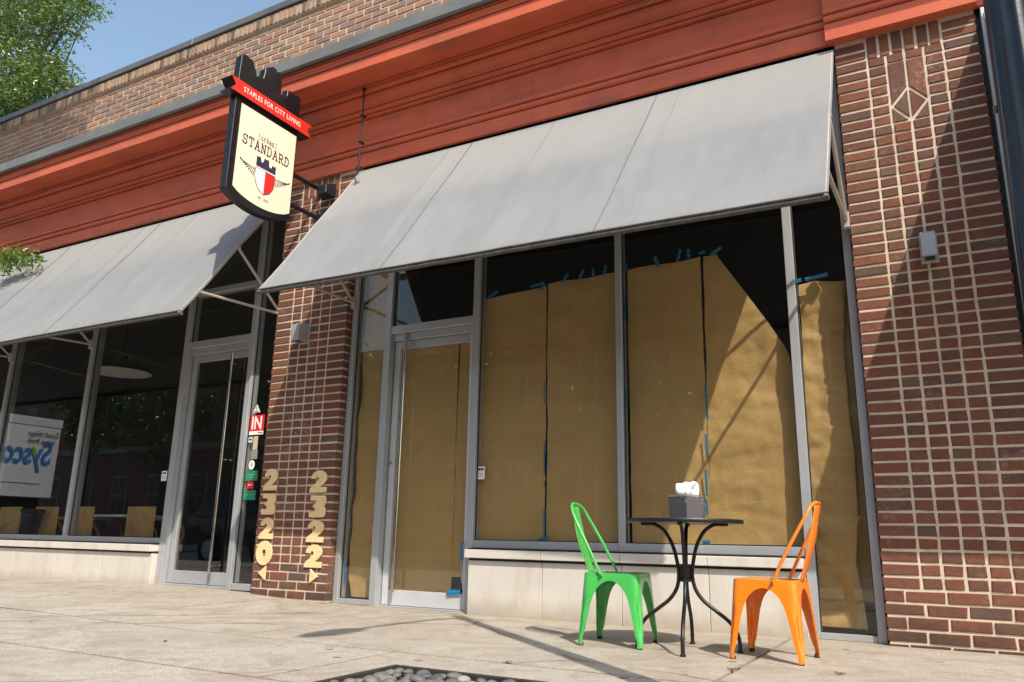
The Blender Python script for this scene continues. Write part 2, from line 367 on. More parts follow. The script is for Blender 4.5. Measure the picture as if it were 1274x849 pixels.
def text(name, s, size, loc, rot, mat, parent, sx=1, ext=.0008, spacing=1, bold=0, align='CENTER'):
    cu = bpy.data.curves.new(name, 'FONT'); cu.body = s; cu.size = size; cu.extrude = ext; cu.align_x = align; cu.space_character = spacing; cu.offset = bold; cu.resolution_u = 5
    tmp = bpy.data.objects.new(name, cu); COL.objects.link(tmp); dg = bpy.context.evaluated_depsgraph_get()
    me = bpy.data.meshes.new_from_object(tmp.evaluated_get(dg)); bpy.data.objects.remove(tmp); me.name = name
    me.transform(Matrix.Translation(Vector(loc)) @ rot.to_4x4() @ Matrix.Diagonal((sx, 1, 1, 1)))
    me.materials.clear(); me.materials.append(mat); return link(name, me, parent)
def smooth_path(pts, n=6):
    P = [Vector(p) for p in pts]; out = []
    for i in range(len(P) - 1):
        a, b, c, d = P[max(i - 1, 0)], P[i], P[i + 1], P[min(i + 2, len(P) - 1)]
        for k in range(n):
            t = k / n; out.append(.5 * ((2 * b) + (c - a) * t + (2 * a - 5 * b + 4 * c - d) * t * t + (3 * b - a - 3 * c + d) * t ** 3))
    return out + [P[-1]]
def fbm(x, y, z, o=4):
    return noise.fractal(Vector((x, y, z)), 1.0, 2.0, o, noise_basis='PERLIN_ORIGINAL')

# ------------------------------------------------------------------ ground
def gh(x, y):                                            # the pavement rises gently by the left shop
    pts = [(-16, .03), (-10.3, .035), (-7.5, .085), (-6.1, .05), (-5.1, .005), (-4, 0), (8, 0)]
    for (a, h0), (b, h1) in zip(pts, pts[1:]):
        if x <= b: h = h0 + (h1 - h0) * max(0, (x - a)) / (b - a); break
    else: h = 0
    return h * max(0., 1 + y / 3.2) if y < 0 else h

struct(bx(-400, 400, -400, 400, -.9, -.35).build('ground', M['earth']))
struct(bx(-80, 60, -16.5, -6.62, -.34, -.13).build('road', M['asphalt']))
kb = struct(link('kerb', None)); rx = -16.
while rx < 9:
    bx(rx + .004, rx + 1.796, -6.62, -6.475, -.3, .0).build('kerb_stone', M['stone_band'], kb, bevel=.012); rx += 1.8
struct(bx(-80, 60, -20.9, -16.5, -.34, .0).build('far_pavement', M['stone_band']))
PIT = (-2.45, -.95, -4.1, -2.49)
def PIT_IN(x, y): return PIT[0] - .4 < x < PIT[1] + .4 and PIT[2] - .35 < y < PIT[3] + .35
sw = struct(link('sidewalk', None))
jb = MB().grid(64, 22, lambda u, v: (-16.2 + 25.2 * u, -6.47 + 6.77 * v, gh(-16.2 + 25.2 * u, -6.47 + 6.77 * v) - .034 - (.05 if PIT_IN(-16.2 + 25.2 * u, -6.47 + 6.77 * v) else 0)))
struct(jb.build('joint_bed', M['joint'], sw))
J = .012
def slab(pts):
    n = len(pts); vs = []
    for z in (-.05, 0):
        for x, y in pts: vs.append((x, y, z + (gh(x, y) + random.uniform(-.0015, .0015) if z == 0 else gh(x, y) * .9)))
    MB().add(vs, [tuple(range(n - 1, -1, -1)), tuple(range(n, 2 * n))] + [(i, (i + 1) % n, n + (i + 1) % n, n + i) for i in range(n)]).build('slab', M['concrete'], sw)
def rect(x0, x1, y0, y1):
    """a slab cut into convex strips in x is kept one piece: the long edges follow the slope"""
    xs = [x0 + J, x1 - J]
    for b in (-10.3, -7.5, -6.1, -5.1, -4.0):
        if x0 + .1 < b < x1 - .1: xs.append(b)
    xs.sort()
    slab([(x, y0 + J) for x in xs] + [(x, y1 - J) for x in reversed(xs)])
for a, b in zip((-16, -13.4, -10.5, -8.1, -5.62, -4.0, -1.02, 1.95, 5), (-13.4, -10.5, -8.1, -5.62, -4.0, -1.02, 1.95, 5, 8.9)): rect(a, b, -2.08, .25)
for a, b in zip((-16, -13, -10.3, -8.4, -5.7), (-13, -10.3, -8.4, -5.7, -2.75)): rect(a, b, -3.09, -2.08)
slab([(-2.75 + J, -3.09 + J), (PIT[0], -3.09 + J), (PIT[0], PIT[3]), (-1, PIT[3] - .02), (-1, -2.08 - J), (-2.75 + J, -2.08 - J)])
rect(-1, 2.2, -3.09, -2.08); rect(2.2, 5.4, -3.09, -2.08); rect(5.4, 8.9, -3.09, -2.08)
for y0, y1 in ((-4.12, -3.09), (-5.2, -4.12), (-6.47, -5.2)):
    for a, b in zip((-16, -12.6, -9.6, -7.2, -4.9), (-12.6, -9.6, -7.2, -4.9, PIT[0])): rect(a, b, y0, y1)
    if y0 > -4.5: pass
    else: rect(PIT[0], PIT[1], y0, y1)
    rect(PIT[1], 2.2, y0, y1); rect(2.2, 5.4, y0, y1); rect(5.4, 8.9, y0, y1)

# planting pit with river pebbles
pit = thing('planting_bed', 'black edged square bed of grey river pebbles let into the sidewalk', 'planter', (-1.7, -3.3, 0))
def pl(o): o.location = Vector(o.location) - Vector((-1.7, -3.3, 0)); return o
def edge(x0, x1, y0, y1): pl(bx(x0, x1, y0, y1, -.1, .012).build('edging', M['edging'], pit, bevel=.004))
edge(PIT[0] + .004, PIT[0] + .034, PIT[2], PIT[3] - .004); edge(PIT[0] + .036, PIT[1] - .067, PIT[3] - .028, PIT[3] - .004)
edge(PIT[1] - .065, PIT[1] - .004, PIT[2], PIT[3] - .004); edge(PIT[0] + .036, PIT[1] - .067, PIT[2], PIT[2] + .06)
pl(bx(PIT[0] + .036, PIT[1] - .067, PIT[2] + .062, PIT[3] - .038, -.12, -.02).build('soil', M['soil'], pit))
def pebble_mesh(k):
    bm = bmesh.new(); bmesh.ops.create_icosphere(bm, subdivisions=2, radius=1)
    for v in bm.verts: v.co *= 1 + .22 * noise.noise(v.co * .9 + Vector((k * 7.3, 1, 2)))
    me = bpy.data.meshes.new('pebble'); bm.to_mesh(me); bm.free(); me.polygons.foreach_set('use_smooth', [True] * len(me.polygons)); return me
def pebble_mat():
    m = NT('river_pebble'); r = m.new('ShaderNodeObjectInfo').outputs['Random']
    c = m.ramp(r, [(0., (.06, .067, .075)), (.2, (.13, .13, .125)), (.4, (.09, .10, .11)), (.55, (.18, .16, .13)), (.75, (.115, .125, .14)), (.9, (.30, .285, .26)), (1., (.05, .055, .065))])
    v = m.coord(); m.base(m.mix(m.ramp(m.noise(v, 3, 5), [(.4, 0.), (.7, .4)]), c, (.16, .15, .14))); m.rough(.6); return m.m
M['pebble'] = pebble_mat(); PB = [pebble_mesh(k) for k in range(6)]
for me in PB: me.materials.append(M['pebble'])
rp = random.Random(5); placed = []
for t in range(6000):
    x, y = rp.uniform(PIT[0] + .07, PIT[1] - .1), rp.uniform(PIT[2] + .1, PIT[3] - .06)
    r = rp.uniform(.024, .043)
    if any((x - a) ** 2 + (y - b) ** 2 < (r + q) ** 2 * .8 for a, b, q in placed): continue
    placed.append((x, y, r))
placed.sort(key=lambda p: -p[1])
for i, (x, y, r) in enumerate(placed[:298]):
    o = link('pebble', PB[i % 6], pit, (x + 1.7, y + 3.3, -.012 + rp.uniform(0, .014))); o.scale = (r * rp.uniform(.9, 1.3), r * rp.uniform(.8, 1), r * rp.uniform(.45, .65)); o.rotation_euler = (rp.uniform(-.2, .2), rp.uniform(-.2, .2), rp.uniform(0, 6))

# fallen leaves
def leaf_mesh(k):
    q = random.Random(k); n = 8; vs = []
    for i in range(n + 1):
        t = i / n; wd = .018 * math.sin(math.pi * min(1, t * .95 + .03)) ** .7; x = (t - .5) * .075
        for s_ in (-1, 0, 1): vs.append((x, s_ * wd, .004 + .012 * abs(s_) * q.random() + .006 * (2 * t - 1) ** 2))
    b = MB().add(vs, [(i * 3 + j, i * 3 + j + 1, i * 3 + j + 4, i * 3 + j + 3) for i in range(n) for j in (0, 1)])
    return b.mesh('fallen_leaf', M['leafbrown'], smooth='all')
LM = [leaf_mesh(k) for k in range(3)]
for i, (x, y, s, r, lab) in enumerate([(-1.02, -1.62, .85, .4, 'curled brown leaf on the sidewalk below the bistro table'), (-2.05, -2.08, .75, 1.1, 'small brown leaf just behind the pebble bed'),
        (-.55, -1.42, .7, .2, 'brown leaf on the sidewalk in front of the orange chair'), (-4.05, -2.55, .5, 2., 'dark leaf scrap alone on the sidewalk before the pier')]):
    o = tag(link('fallen_leaf', LM[i % 3], None, (x, y, gh(x, y) + .001)), lab, 'leaf', 'fallen leaves on the sidewalk'); o.scale = (s, s, s); o.rotation_euler = (.1, 0, r)

# ------------------------------------------------------------------ bricks
def brick_mesh(L, H, D=.09, k=0):
    q = random.Random(k * 31 + int(L * 1000)); j = lambda a: q.uniform(-a, a); b = .0045
    cs = [(-L / 2, -H / 2), (L / 2, -H / 2), (L / 2, H / 2), (-L / 2, H / 2)]; cs = [(x + j(.0032), z + j(.0026)) for x, z in cs]
    vs = [(x, D, z) for x, z in cs] + [(x, b + j(.001), z) for x, z in cs] + [(x - math.copysign(b + j(.0015), x), j(.0012), z - math.copysign(b * .8, z)) for x, z in cs]
    fs = [(8, 9, 10, 11)] + [(4 + i, 4 + (i + 1) % 4, 8 + (i + 1) % 4, 8 + i) for i in range(4)] + [(i, (i + 1) % 4, 4 + (i + 1) % 4, 4 + i) for i in range(4)]
    return vs, fs
class Bricks:
    def __init__(s, root, mat, mat_stuff, limit, D=.09): s.root, s.mat, s.ms, s.limit, s.cache, s.n, s.mb, s.D = root, mat, mat_stuff, limit, {}, 0, MB(), D
    def add(s, x, z, L, H, single=True, y=0.):
        y += random.uniform(-.0018, .0018); k = random.randrange(7)
        if single and s.n < s.limit:
            key = (round(L, 3), round(H, 3), k)
            if key not in s.cache:
                vs, fs = brick_mesh(L, H, s.D, k); s.cache[key] = MB().add(vs, fs).mesh('brick', s.mat)
            o = link('brick', s.cache[key], s.root, (x, y, z)); s.n += 1; return o
        vs, fs = brick_mesh(L, H, s.D, k); s.mb.add([(a + x, b + y, c + z) for a, b, c in vs], fs)
    def poly(s, pts, y=0.):
        n = len(pts); c = (sum(p[0] for p in pts) / n, sum(p[1] for p in pts) / n); b = .004
        inn = [(x + (c[0] - x) * .05, z + (c[1] - z) * .05) for x, z in pts]
        vs = [(x, s.D, z) for x, z in pts] + [(x, b, z) for x, z in pts] + [(x, 0, z) for x, z in inn]
        fs = [tuple(range(2 * n, 3 * n))] + [(n + i, n + (i + 1) % n, 2 * n + (i + 1) % n, 2 * n + i) for i in range(n)] + [(i, (i + 1) % n, n + (i + 1) % n, n + i) for i in range(n)]
        MB().add(vs, fs).build('brick', s.mat, s.root); s.n += 1
    def done(s, name='brickwork'):
        if s.mb.v: stuff(s.mb.build(name, s.ms, s.root))
CH = .0813; BH = .0635

def pier(x0, x1, label, z_hide, limit=300, diamond=True):
    t = thing('brick_pier', label, 'brick pier'); B = Bricks(t, M['brick'], M['brick_stuff'], limit)
    bx(x0 + .010, x1 - .010, .008, .42, -.2, 4.42).build('mortar', M['mortar'], t)
    wS = .225; g = .0185; ns = 4; hp = (x1 - x0 - 2 * wS) / ns; rows = []
    ztop = 4.33; z = -.06; k = 0
    while z + CH < ztop + .02:
        zc = z + CH / 2 + .0; single = zc < z_hide
        if k < 5:                                        # running courses at the foot
            st = 0 if k % 2 else -.11; x = x0 + st
            while x < x1 - .06:
                a, b = max(x, x0), min(x + .235, x1)
                if x1 - b < .06: b = x1
                a2, b2 = (a + g * .45 if a > x0 else a), (b - g * .45 if b < x1 else b)
                if b - a > .05: B.add((a2 + b2) / 2, zc, b2 - a2, BH, single)
                x += .235
        else:
            for s_ in (0, 1):
                wl = wS - g / 2 - .001; cx = x0 + .001 + wl / 2 if s_ == 0 else x1 - .001 - wl / 2
                B.add(cx, zc, wl, BH, single)
            for i in range(ns):
                a = x0 + wS + i * hp
                if zc > 4.16 : continue
                if diamond and i in (1, 2) and 3.60 < zc < 4.09: continue
                B.add(a + hp / 2, zc, hp - g, BH, single)
        z += CH; k += 1
    xa, xb = x0 + wS, x1 - wS; n = 6; sw_ = (xb - xa) / n   # soldier course under the cornice
    for i in range(n): B.add(xa + sw_ * (i + .5), 4.255, sw_ - g, .18, z_hide > 4.2)
    if diamond:
        c = (xa + xb) / 2; h = hp; e = g / 2; zc = 3.735; dz = .125
        zb, zt = 3.605, 4.085
        for s_ in (-1, 1):
            X = lambda u: c + s_ * u
            def P(*pts): B.poly([(X(a), b) for a, b in (pts if s_ > 0 else pts[::-1])])
            P((e, zc - dz + e * 1.8), (h - e * 2.4, zc), (e, zc + dz - e * 1.8))                          # half diamond
            P((e, zb + .002), (h - e, zb + .002), (h - e, zc - e * 1.4), (e * 1.1, zc - dz - e * .6)) if False else P((e * 2.4, zb + .002), (h - e, zb + .002), (h - e, zc - e * 1.6))
            P((h - e, zc + e * 1.6), (h - e, zt), (e, zt), (e, zc + dz + e * 1.2))                        # tall brick above
    B.done(); return t

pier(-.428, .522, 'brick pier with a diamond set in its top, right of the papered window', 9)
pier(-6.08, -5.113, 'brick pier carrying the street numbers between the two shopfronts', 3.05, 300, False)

# parapet
par = thing('parapet_wall', 'brown brick parapet with a soldier course and grey metal coping along the roof', 'wall', (0, 0, 5.5))
def P5(mb): mb.v = [(a, b, c - 5.5) for a, b, c in mb.v]; return mb
P5(bx(-17, 8, .008, .4, 5.0, 6.75)).build('mortar', M['pmortar'], par)
PB_ = Bricks(par, M['pbrick'], M['pbrick_stuff'], 300, .08)
cand = []
for k in range(15):
    z = 6.575 - CH * (k + .5); x = -17 + (.117 if k % 2 else 0)
    while x < 7.9:
        cand.append((x + .117, z)); x += .234
vis = lambda x, z: 5.95 < z and -13.6 < x < -3.4 + (6.6 - z) * 1.2 + 1
cand.sort(key=lambda c: (not vis(*c), (c[0] ** 2 + 40 + c[1] ** 2)))
for x, z in cand: PB_.add(x, z - 5.5, .219, BH, vis(x, z))
x = -17
SB_ = Bricks(par, M['soldier'], M['soldier'], 0, .08)
while x < 7.9: SB_.add(x + .037, 6.655 - 5.5, .061, .135, False, -.035); x += .074
PB_.done(); SB_.done('soldier_course')
P5(bx(-17, 8, -.024, .1, 6.583, 6.7275)).build('soldier_backing', M['pmortar'], par)
for a in range(-17, 8, 3): P5(bx(a + .002, a + 2.998, -.055, .46, 6.74, 6.83)).build('coping', M['coping'], par, bevel=.006)
shell = thing('shop_building', 'single storey brick shop building behind the two shopfronts', 'building')
bx(-16.8, 7.8, .45, 11, 6.1, 6.3).build('roof', M['coping'], shell)
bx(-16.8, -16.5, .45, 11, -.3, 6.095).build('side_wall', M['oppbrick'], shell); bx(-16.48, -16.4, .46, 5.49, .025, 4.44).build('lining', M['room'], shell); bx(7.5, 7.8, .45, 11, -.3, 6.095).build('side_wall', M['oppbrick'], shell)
bx(-16.49, 7.49, 10.7, 11, -.3, 6.095).build('rear_wall', M['oppbrick'], shell)
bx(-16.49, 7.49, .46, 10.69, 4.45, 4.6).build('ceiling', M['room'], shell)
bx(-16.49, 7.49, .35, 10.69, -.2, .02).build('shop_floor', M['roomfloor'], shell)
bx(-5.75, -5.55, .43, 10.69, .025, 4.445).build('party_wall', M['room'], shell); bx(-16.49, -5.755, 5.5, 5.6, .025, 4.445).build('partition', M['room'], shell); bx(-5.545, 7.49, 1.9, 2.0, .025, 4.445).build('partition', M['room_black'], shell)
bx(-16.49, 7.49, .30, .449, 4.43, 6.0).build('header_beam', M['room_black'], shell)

# ------------------------------------------------------------------ cornice
co = thing('cornice', 'red painted moulded metal cornice running under the parapet across both shops', 'cornice', (0, 0, 4.3))
def extrude_x(name, prof, x0, x1, mat, dy=0, **kw):
    mb = MB().prism([(y, z) for y, z in prof], lambda a, b: (x1, a + dy, b - 4.3), lambda a, b: (x0, a + dy, b - 4.3))
    return mb.build(name, mat, co, **kw)
gut = [(.004, 5.53), (-.595, 5.470), (-.605, 5.345), (-.585, 5.332), (-.57, 5.345), (.004, 5.345)]
crown = [(0, 5.343), (-.545, 5.343), (-.552, 5.33), (-.552, 5.322), (-.52, 5.318), (-.52, 5.306), (-.545, 5.302), (-.547, 5.285), (-.532, 5.27), (-.524, 5.25), (-.49, 5.247), (-.49, 5.238), (-.52, 5.234), (-.522, 5.126), (-.512, 5.122), (-.26, 5.142), (0, 5.142)]
bed = [(0, 5.140), (-.25, 5.140), (-.252, 5.118), (-.20, 5.115), (-.20, 5.107), (-.236, 5.105), (-.226, 5.085), (-.205, 5.075), (-.165, 5.072), (-.165, 5.062), (-.195, 5.06), (-.196, 5.044), (-.165, 5.04), (-.145, 5.03), (-.125, 5.012), (-.112, 4.99), (-.106, 4.968), (-.085, 4.964), (-.085, 4.954), (-.108, 4.952), (-.106, 4.93), (-.088, 4.92), (-.055, 4.918), (-.055, 4.908), (-.074, 4.906), (-.066, 4.89), (-.015, 4.886), (-.015, 4.875), (-.04, 4.872),
       (-.04, 4.63), (-.052, 4.622), (-.074, 4.606), (-.080, 4.585), (-.078, 4.56), (-.04, 4.556), (-.04, 4.548), (-.062, 4.546), (-.058, 4.515), (-.046, 4.505), (-.015, 4.502), (-.015, 4.492), (-.036, 4.490), (-.036, 4.352), (0, 4.352)]
for a, b in ((-17, -14.6), (-14.6, -12.1), (-12.1, -9.7), (-9.7, -7.2), (-7.2, -4.75), (-4.75, -2.31), (-2.31, .12), (.12, 2.6), (2.6, 8)):
    extrude_x('gutter', gut, a + .001, b - .001, M['gutter']); extrude_x('crown_moulding', crown, a + .001, b - .001, M['cornice'])
for a, b, dy in ((-17, -11.5, 0), (-11.498, -8.6, 0), (-8.598, -6.126, 0), (-6.124, -5.052, -.0), (-5.05, -3.45, 0), (-3.448, -3.02, 0), (-3.018, -.472, 0), (-.47, .532, -.06), (.534, 3.4, 0), (3.402, 8, 0)):
    pr = bed if dy == 0 else [(min(0, y) if y > -.01 else y, z) for y, z in bed]
    if dy: pr = [(0 - dy, z) if y == 0 else (y, z) for y, z in bed]
    extrude_x('frieze', pr, a, b, M['cornice'], dy)

cd = thing('rod', 'thin dark vertical conduit standing in for the cornice break beside the hanging sign', 'rod', (-4.885, -.24, 4.7))  # rod added in place of the dark vertical break in the cornice
MB().tube([(0, 0, .439), (0, 0, -.49)], .009, 10).build('stem', M['black'], cd, smooth=True); MB().box(-.022, .022, -.022, .03, -.51, -.47).build('end_box', M['black'], cd, bevel=.004)
for z in (.40, .1, -.2): MB().box(-.017, .017, -.017, .05, z - .006, z + .006).build('clip', M['black'], cd)

# ------------------------------------------------------------------ shopfronts
FY = .085; GY = .13
def rail(t, x0, x1, z0, z1, y0=FY, y1=.19, name='rail', mat='alu'): return bx(x0, x1, y0, y1, z0, z1).build(name, M[mat], t, bevel=.003)
def pane(t, x0, x1, z0, z1, y=GY, name='pane'):
    p = bx(x0, x1, y, y + .008, z0, z1).build(name, M['glass'], t)
    for a, b, c, d in ((x0 - .0, x0 + .007, z0, z1), (x1 - .007, x1 + .0, z0, z1)): bx(a, b, y - .012, y - .001, c, d).build('gasket', M['gasket'], p)
    bx(x0 + .0075, x1 - .0075, y - .012, y - .001, z0, z0 + .007).build('gasket', M['gasket'], p)
    return p
def plinth(t, xs, z0s, zpanel, zcap0, zcap1, xe):
    """stone panels, ledge pieces over them and a black strip for the shadow line under the ledge"""
    for i, (a, b) in enumerate(zip(xs, xs[1:])):
        mb = MB().add([(a + .002, .018, z0s[i] - .05), (b - .002, .018, z0s[i + 1] - .05), (b - .002, .12, z0s[i + 1] - .05), (a + .002, .12, z0s[i] - .05), (a + .002, .018, zpanel), (b - .002, .018, zpanel), (b - .002, .12, zpanel), (a + .002, .12, zpanel)],
                      [(0, 3, 2, 1), (4, 5, 6, 7), (0, 1, 5, 4), (1, 2, 6, 5), (2, 3, 7, 6), (3, 0, 4, 7)])
        mb.build('stone_panel', M['stone'], t, bevel=.003)
        bx(a + .0015 - (.02 if i == 0 and xe else 0), b - .0015, -.022, .14, zcap0, zcap1).build('stone_ledge', M['stone'], t, bevel=.004)
    bx(xs[0], xs[-1], .03, .13, zpanel + .001, zcap0 - .001).build('slot', M['gasket'], t)  # black strip draws the shadow line under the ledge

# --- right shop (2322)
s2 = thing('shopfront', 'grey aluminium shopfront with kraft paper behind its panes, right of the numbered pier', 'shopfront')
ZT = 4.335
rail(s2, -5.105, -5.052, .0, ZT, FY - .005, .2, 'jamb'); rail(s2, -4.684, -4.612, .0, ZT, FY - .002, .2, 'mullion')
rail(s2, -3.672, -3.604, .0, ZT, FY - .002, .2, 'mullion'); rail(s2, -2.28, -2.226, .5305, ZT, FY, .2, 'mullion')
rail(s2, -.907, -.845, .0, ZT, FY - .004, .2, 'mullion'); rail(s2, -.49, -.434, -.01, ZT, FY - .012, .2, 'jamb')
rail(s2, -3.603, -2.281, .533, .596, FY + .002); rail(s2, -2.225, -.908, .533, .596, FY + .002)
rail(s2, -.844, -.491, .0, .042, FY + .002); rail(s2, -5.051, -4.685, .005, .052, FY + .002)
rail(s2, -4.611, -3.673, 2.53, 2.605, FY + .004, .2, 'transom'); rail(s2, -4.611, -3.673, 2.462, 2.528, .13, .2, 'door_head')
for a, b in ((-5.051, -4.685), (-4.611, -3.673), (-3.603, -2.281), (-2.225, -.908), (-.844, -.491)): rail(s2, a, b, 4.27, ZT, FY + .003, .2, 'head_rail')
pane(s2, -3.603, -2.281, .597, 4.269); pane(s2, -2.225, -.908, .597, 4.269); pane(s2, -.844, -.491, .043, 4.269); pane(s2, -5.051, -4.685, .053, 4.269)
pane(s2, -4.611, -3.673, 2.606, 4.269)
bx(-3.60, -.91, .02, .2, .5225, .5325).build('sill_shadow_strip', M['gasket'], s2)  # black strip stands for the shadow gap between ledge and sill rail
bx(-.4335, -.4275, .06, .2, 0, 4.3).build('gasket', M['gasket'], s2)
plinth(s2, (-3.60, -2.905, -2.232, -1.567, -.91), (0, 0, 0, 0, 0), .432, .452, .521, True)
def door(t, x0, x1, z0, z1, brail, y=.165, pull_x=None, pull_z=(.13, 2.52), mt='alu_light'):
    d = link('door', None, t)
    sw_ = .062
    bx(x0, x0 + sw_, y, y + .045, z0, z1).build('stile', M[mt], d, bevel=.003); bx(x1 - sw_, x1, y, y + .045, z0, z1).build('stile', M[mt], d, bevel=.003)
    bx(x0 + sw_ + .001, x1 - sw_ - .001, y + .001, y + .045, z0, brail).build('bottom_rail', M[mt], d, bevel=.003)
    bx(x0 + sw_ + .001, x1 - sw_ - .001, y + .001, y + .045, z1 - .075, z1).build('top_rail', M['alu'], d, bevel=.003)
    bx(x0 + sw_ + .001, x1 - sw_ - .001, y + .02, y + .028, brail + .001, z1 - .076).build('pane', M['glass'], d)
    pb = MB().tube([(pull_x, y - .06, pull_z[0]), (pull_x, y - .06, pull_z[1])], .017, 14)
    for z in (pull_z[0] + .08, (pull_z[0] + pull_z[1]) / 2, pull_z[1] - .12): pb.tube([(pull_x, y - .06, z), (pull_x, y + .005, z)], .009, 8)
    pb.build('pull_bar', M['steel'], d, smooth=True)
    return d
d2 = door(s2, -4.603, -3.681, .015, 2.458, .145, pull_x=-4.44)
MB().tube(smooth_path([(-3.752, .235, .22), (-3.79, .235, .26), (-3.79, .235, .5), (-3.752, .235, .54)], 5), .011, 8).build('push_handle', M['alu_light'], d2, smooth=True)
lk = MB().lathe([(.0, 0), (.016, 0), (.017, .012), (.011, .02), (0, .02)], 14).build('lock_cylinder', M['steel'], d2, smooth=True)
lk.rotation_euler = (R(90), 0, 0); lk.location = (-4.575, .165, 1.28)
bx(-4.611, -3.673, .1, .25, -.02, .012).build('threshold', M['alu'], s2, bevel=.003)

# --- left shop (2320)
s1 = thing('shopfront', 'grey aluminium cafe shopfront with clear panes and a dim interior, left of the numbered pier', 'shopfront')
for x in (-12.93, -11.15, -9.37): rail(s1, x, x + .068, .491, ZT, FY, .22, 'mullion')
rail(s1, -7.60, -7.52, .05, ZT, FY - .003, .2, 'mullion'); rail(s1, -6.53, -6.458, .03, ZT, FY - .003, .2, 'mullion'); rail(s1, -6.10, -6.07, .03, ZT, FY + .02, .2, 'jamb')
for a, b in ((-15.5, -12.931), (-12.861, -11.151), (-11.081, -9.371), (-9.301, -7.601)):
    rail(s1, a, b, .492, .548, FY + .002); rail(s1, a, b, 4.27, ZT, FY + .003, .2, 'head_rail'); pane(s1, a, b, .549, 4.269)
rail(s1, -6.457, -6.101, .06, .125, FY + .002); rail(s1, -6.457, -6.101, 4.27, ZT, FY + .003, .2, 'head_rail'); pane(s1, -6.457, -6.101, .126, 4.269)
rail(s1, -7.519, -6.531, 2.665, 2.745, FY + .004, .2, 'transom'); rail(s1, -7.519, -6.531, 3.30, 3.365, FY + .004, .2, 'transom'); rail(s1, -7.519, -6.531, 2.592, 2.663, .13, .2, 'door_head')
pane(s1, -7.519, -6.531, 2.746, 3.299); pane(s1, -7.519, -6.531, 3.366, 4.269)
d1 = door(s1, -7.51, -6.54, .085, 2.588, .215, pull_x=-6.80, pull_z=(.2, 2.56), mt='alu')
bx(-7.519, -6.531, .1, .25, -.02, .08).build('threshold', M['alu'], s1, bevel=.003)
bx(-15.5, -7.605, .02, .2, .478, .4915).build('sill_shadow_strip', M['gasket'], s1)  # same black shadow-gap strip along the left sill
plinth(s1, (-15.5, -12.9, -11.1, -10.2, -9.325, -8.47, -7.605), (.03, .03, .03, .035, .05, .07, .085), .385, .405, .477, False)

# --- next shop on the right, mostly behind the lamp post
s3 = thing('shopfront', 'pale jamb and dark pane of the next shop at the right edge beyond the pier', 'shopfront')
bx(.5225, .55, .03, .2, 0, 4.32).build('gasket', M['gasket'], s3); rail(s3, .549, .625, 0, ZT, -.035, .2, 'jamb', 'alu_light'); rail(s3, 2.2, 2.26, .5, ZT, FY, .2, 'mullion')
pane(s3, .616, 2.199, .56, ZT); pane(s3, 2.261, 5.5, .56, ZT); rail(s3, .616, 2.199, .5, .559); rail(s3, 2.261, 5.5, .5, .559)
plinth(s3, (.616, 2.2, 3.8, 5.5), (0, 0, 0, 0), .432, .452, .499, False)

# ------------------------------------------------------------------ awnings
def awning(label, x0, x1, f0, f1, seams, ghosts, struts):
    """f0,f1 = (y,z) of the front edge at the left and right ends"""
    t = thing('awning', label, 'awning', ((x0 + x1) / 2, 0, 4.3), 0, 'grey canvas awnings over the shop windows'); O = Vector(t.location)
    yt, zt = -.035, 4.288
    ribs = sorted([x0, x1] + [a for a, _ in ghosts] + [a for a, _ in seams])
    def rib(x):
        for a, b in zip(ribs, ribs[1:]):
            if a <= x <= b + 1e-4: return -.016 * max(0, math.sin(math.pi * (x - a) / (b - a))) ** .7 if b > a else 0
        return 0
    def pt(u, v, lift=0.):
        x = x0 + (x1 - x0) * u; fy = f0[0] + (f1[0] - f0[0]) * u; fz = f0[1] + (f1[1] - f0[1]) * u
        sag = -.014 * math.sin(math.pi * min(1, v * 2 if v < .5 else (v - .5) * 2)) * 1.0
        return Vector((x, yt + (fy - yt) * v, zt + (fz - zt) * v + sag + rib(x) * max(0, math.sin(math.pi * v)) ** .6 + .006 * fbm(x * 1.1, v * 2.2, 1.7, 4) + .0022 * fbm(x * 7, v * 2, 4.4, 2) + lift)) - O
    n = max(20, int((x1 - x0) * 16))
    mb = MB().grid(n, 28, lambda u, v: pt(u, v)); mb.f = [f[::-1] for f in mb.f]
    c = mb.build('canopy', M['canvas'], t, solid=.006, smooth=True)
    for lst, r_, m_ in ((seams, .0045, 'rope'), (ghosts, .0045, 'ghost')):
        for xs, xb in lst:
            MB().tube([pt((xs + (xb - xs) * k / 24 - x0) / (x1 - x0), k / 24, .0035 if m_ == 'rope' else .001) for k in range(25)], r_, 6).build('seam', M[m_], c, smooth=True)
    fr = [pt(k / 30, 1) + Vector((0, .018, -.020)) for k in range(31)]
    MB().tube(fr, .019, 10).build('front_tube', M['canvas_dark'], t, smooth=True)
    MB().tube([pt(k / 30, 1) + Vector((0, -.001, -.002)) for k in range(31)], .008, 6).build('hem', M['canvas_dark'], t, smooth=True)
    MB().box(x0 - O.x, x1 - O.x, -.030, -.004, 4.268 - O.z, 4.306 - O.z).build('head_bar', M['alu'], t, bevel=.004)
    for u in (0, 1) : MB().tube([pt(u, k / 10, -.021) + Vector((.016 if u == 0 else -.016, 0, 0)) for k in range(11)], .014, 8).build('side_tube', M['strut'], t, smooth=True)
    MB().tube([pt(k / 20, .48, -.05) for k in range(21)], .013, 8).build('middle_rail', M['strut'], t, smooth=True)
    for xs, yw in struts:
        u = (xs - x0) / (x1 - x0); base = Vector((xs, yw, 2.9)) - O
        for v in (.83, .49): MB().tube([base, pt(u, v, -.03)], .0145, 8).build('strut', M['strut'], t, smooth=True)
        MB().box(xs - .022 - O.x, xs + .022 - O.x, yw - .02, yw + .03, 2.84 - O.z, 2.96 - O.z).build('wall_bracket', M['strut'], t, bevel=.003)
    return t
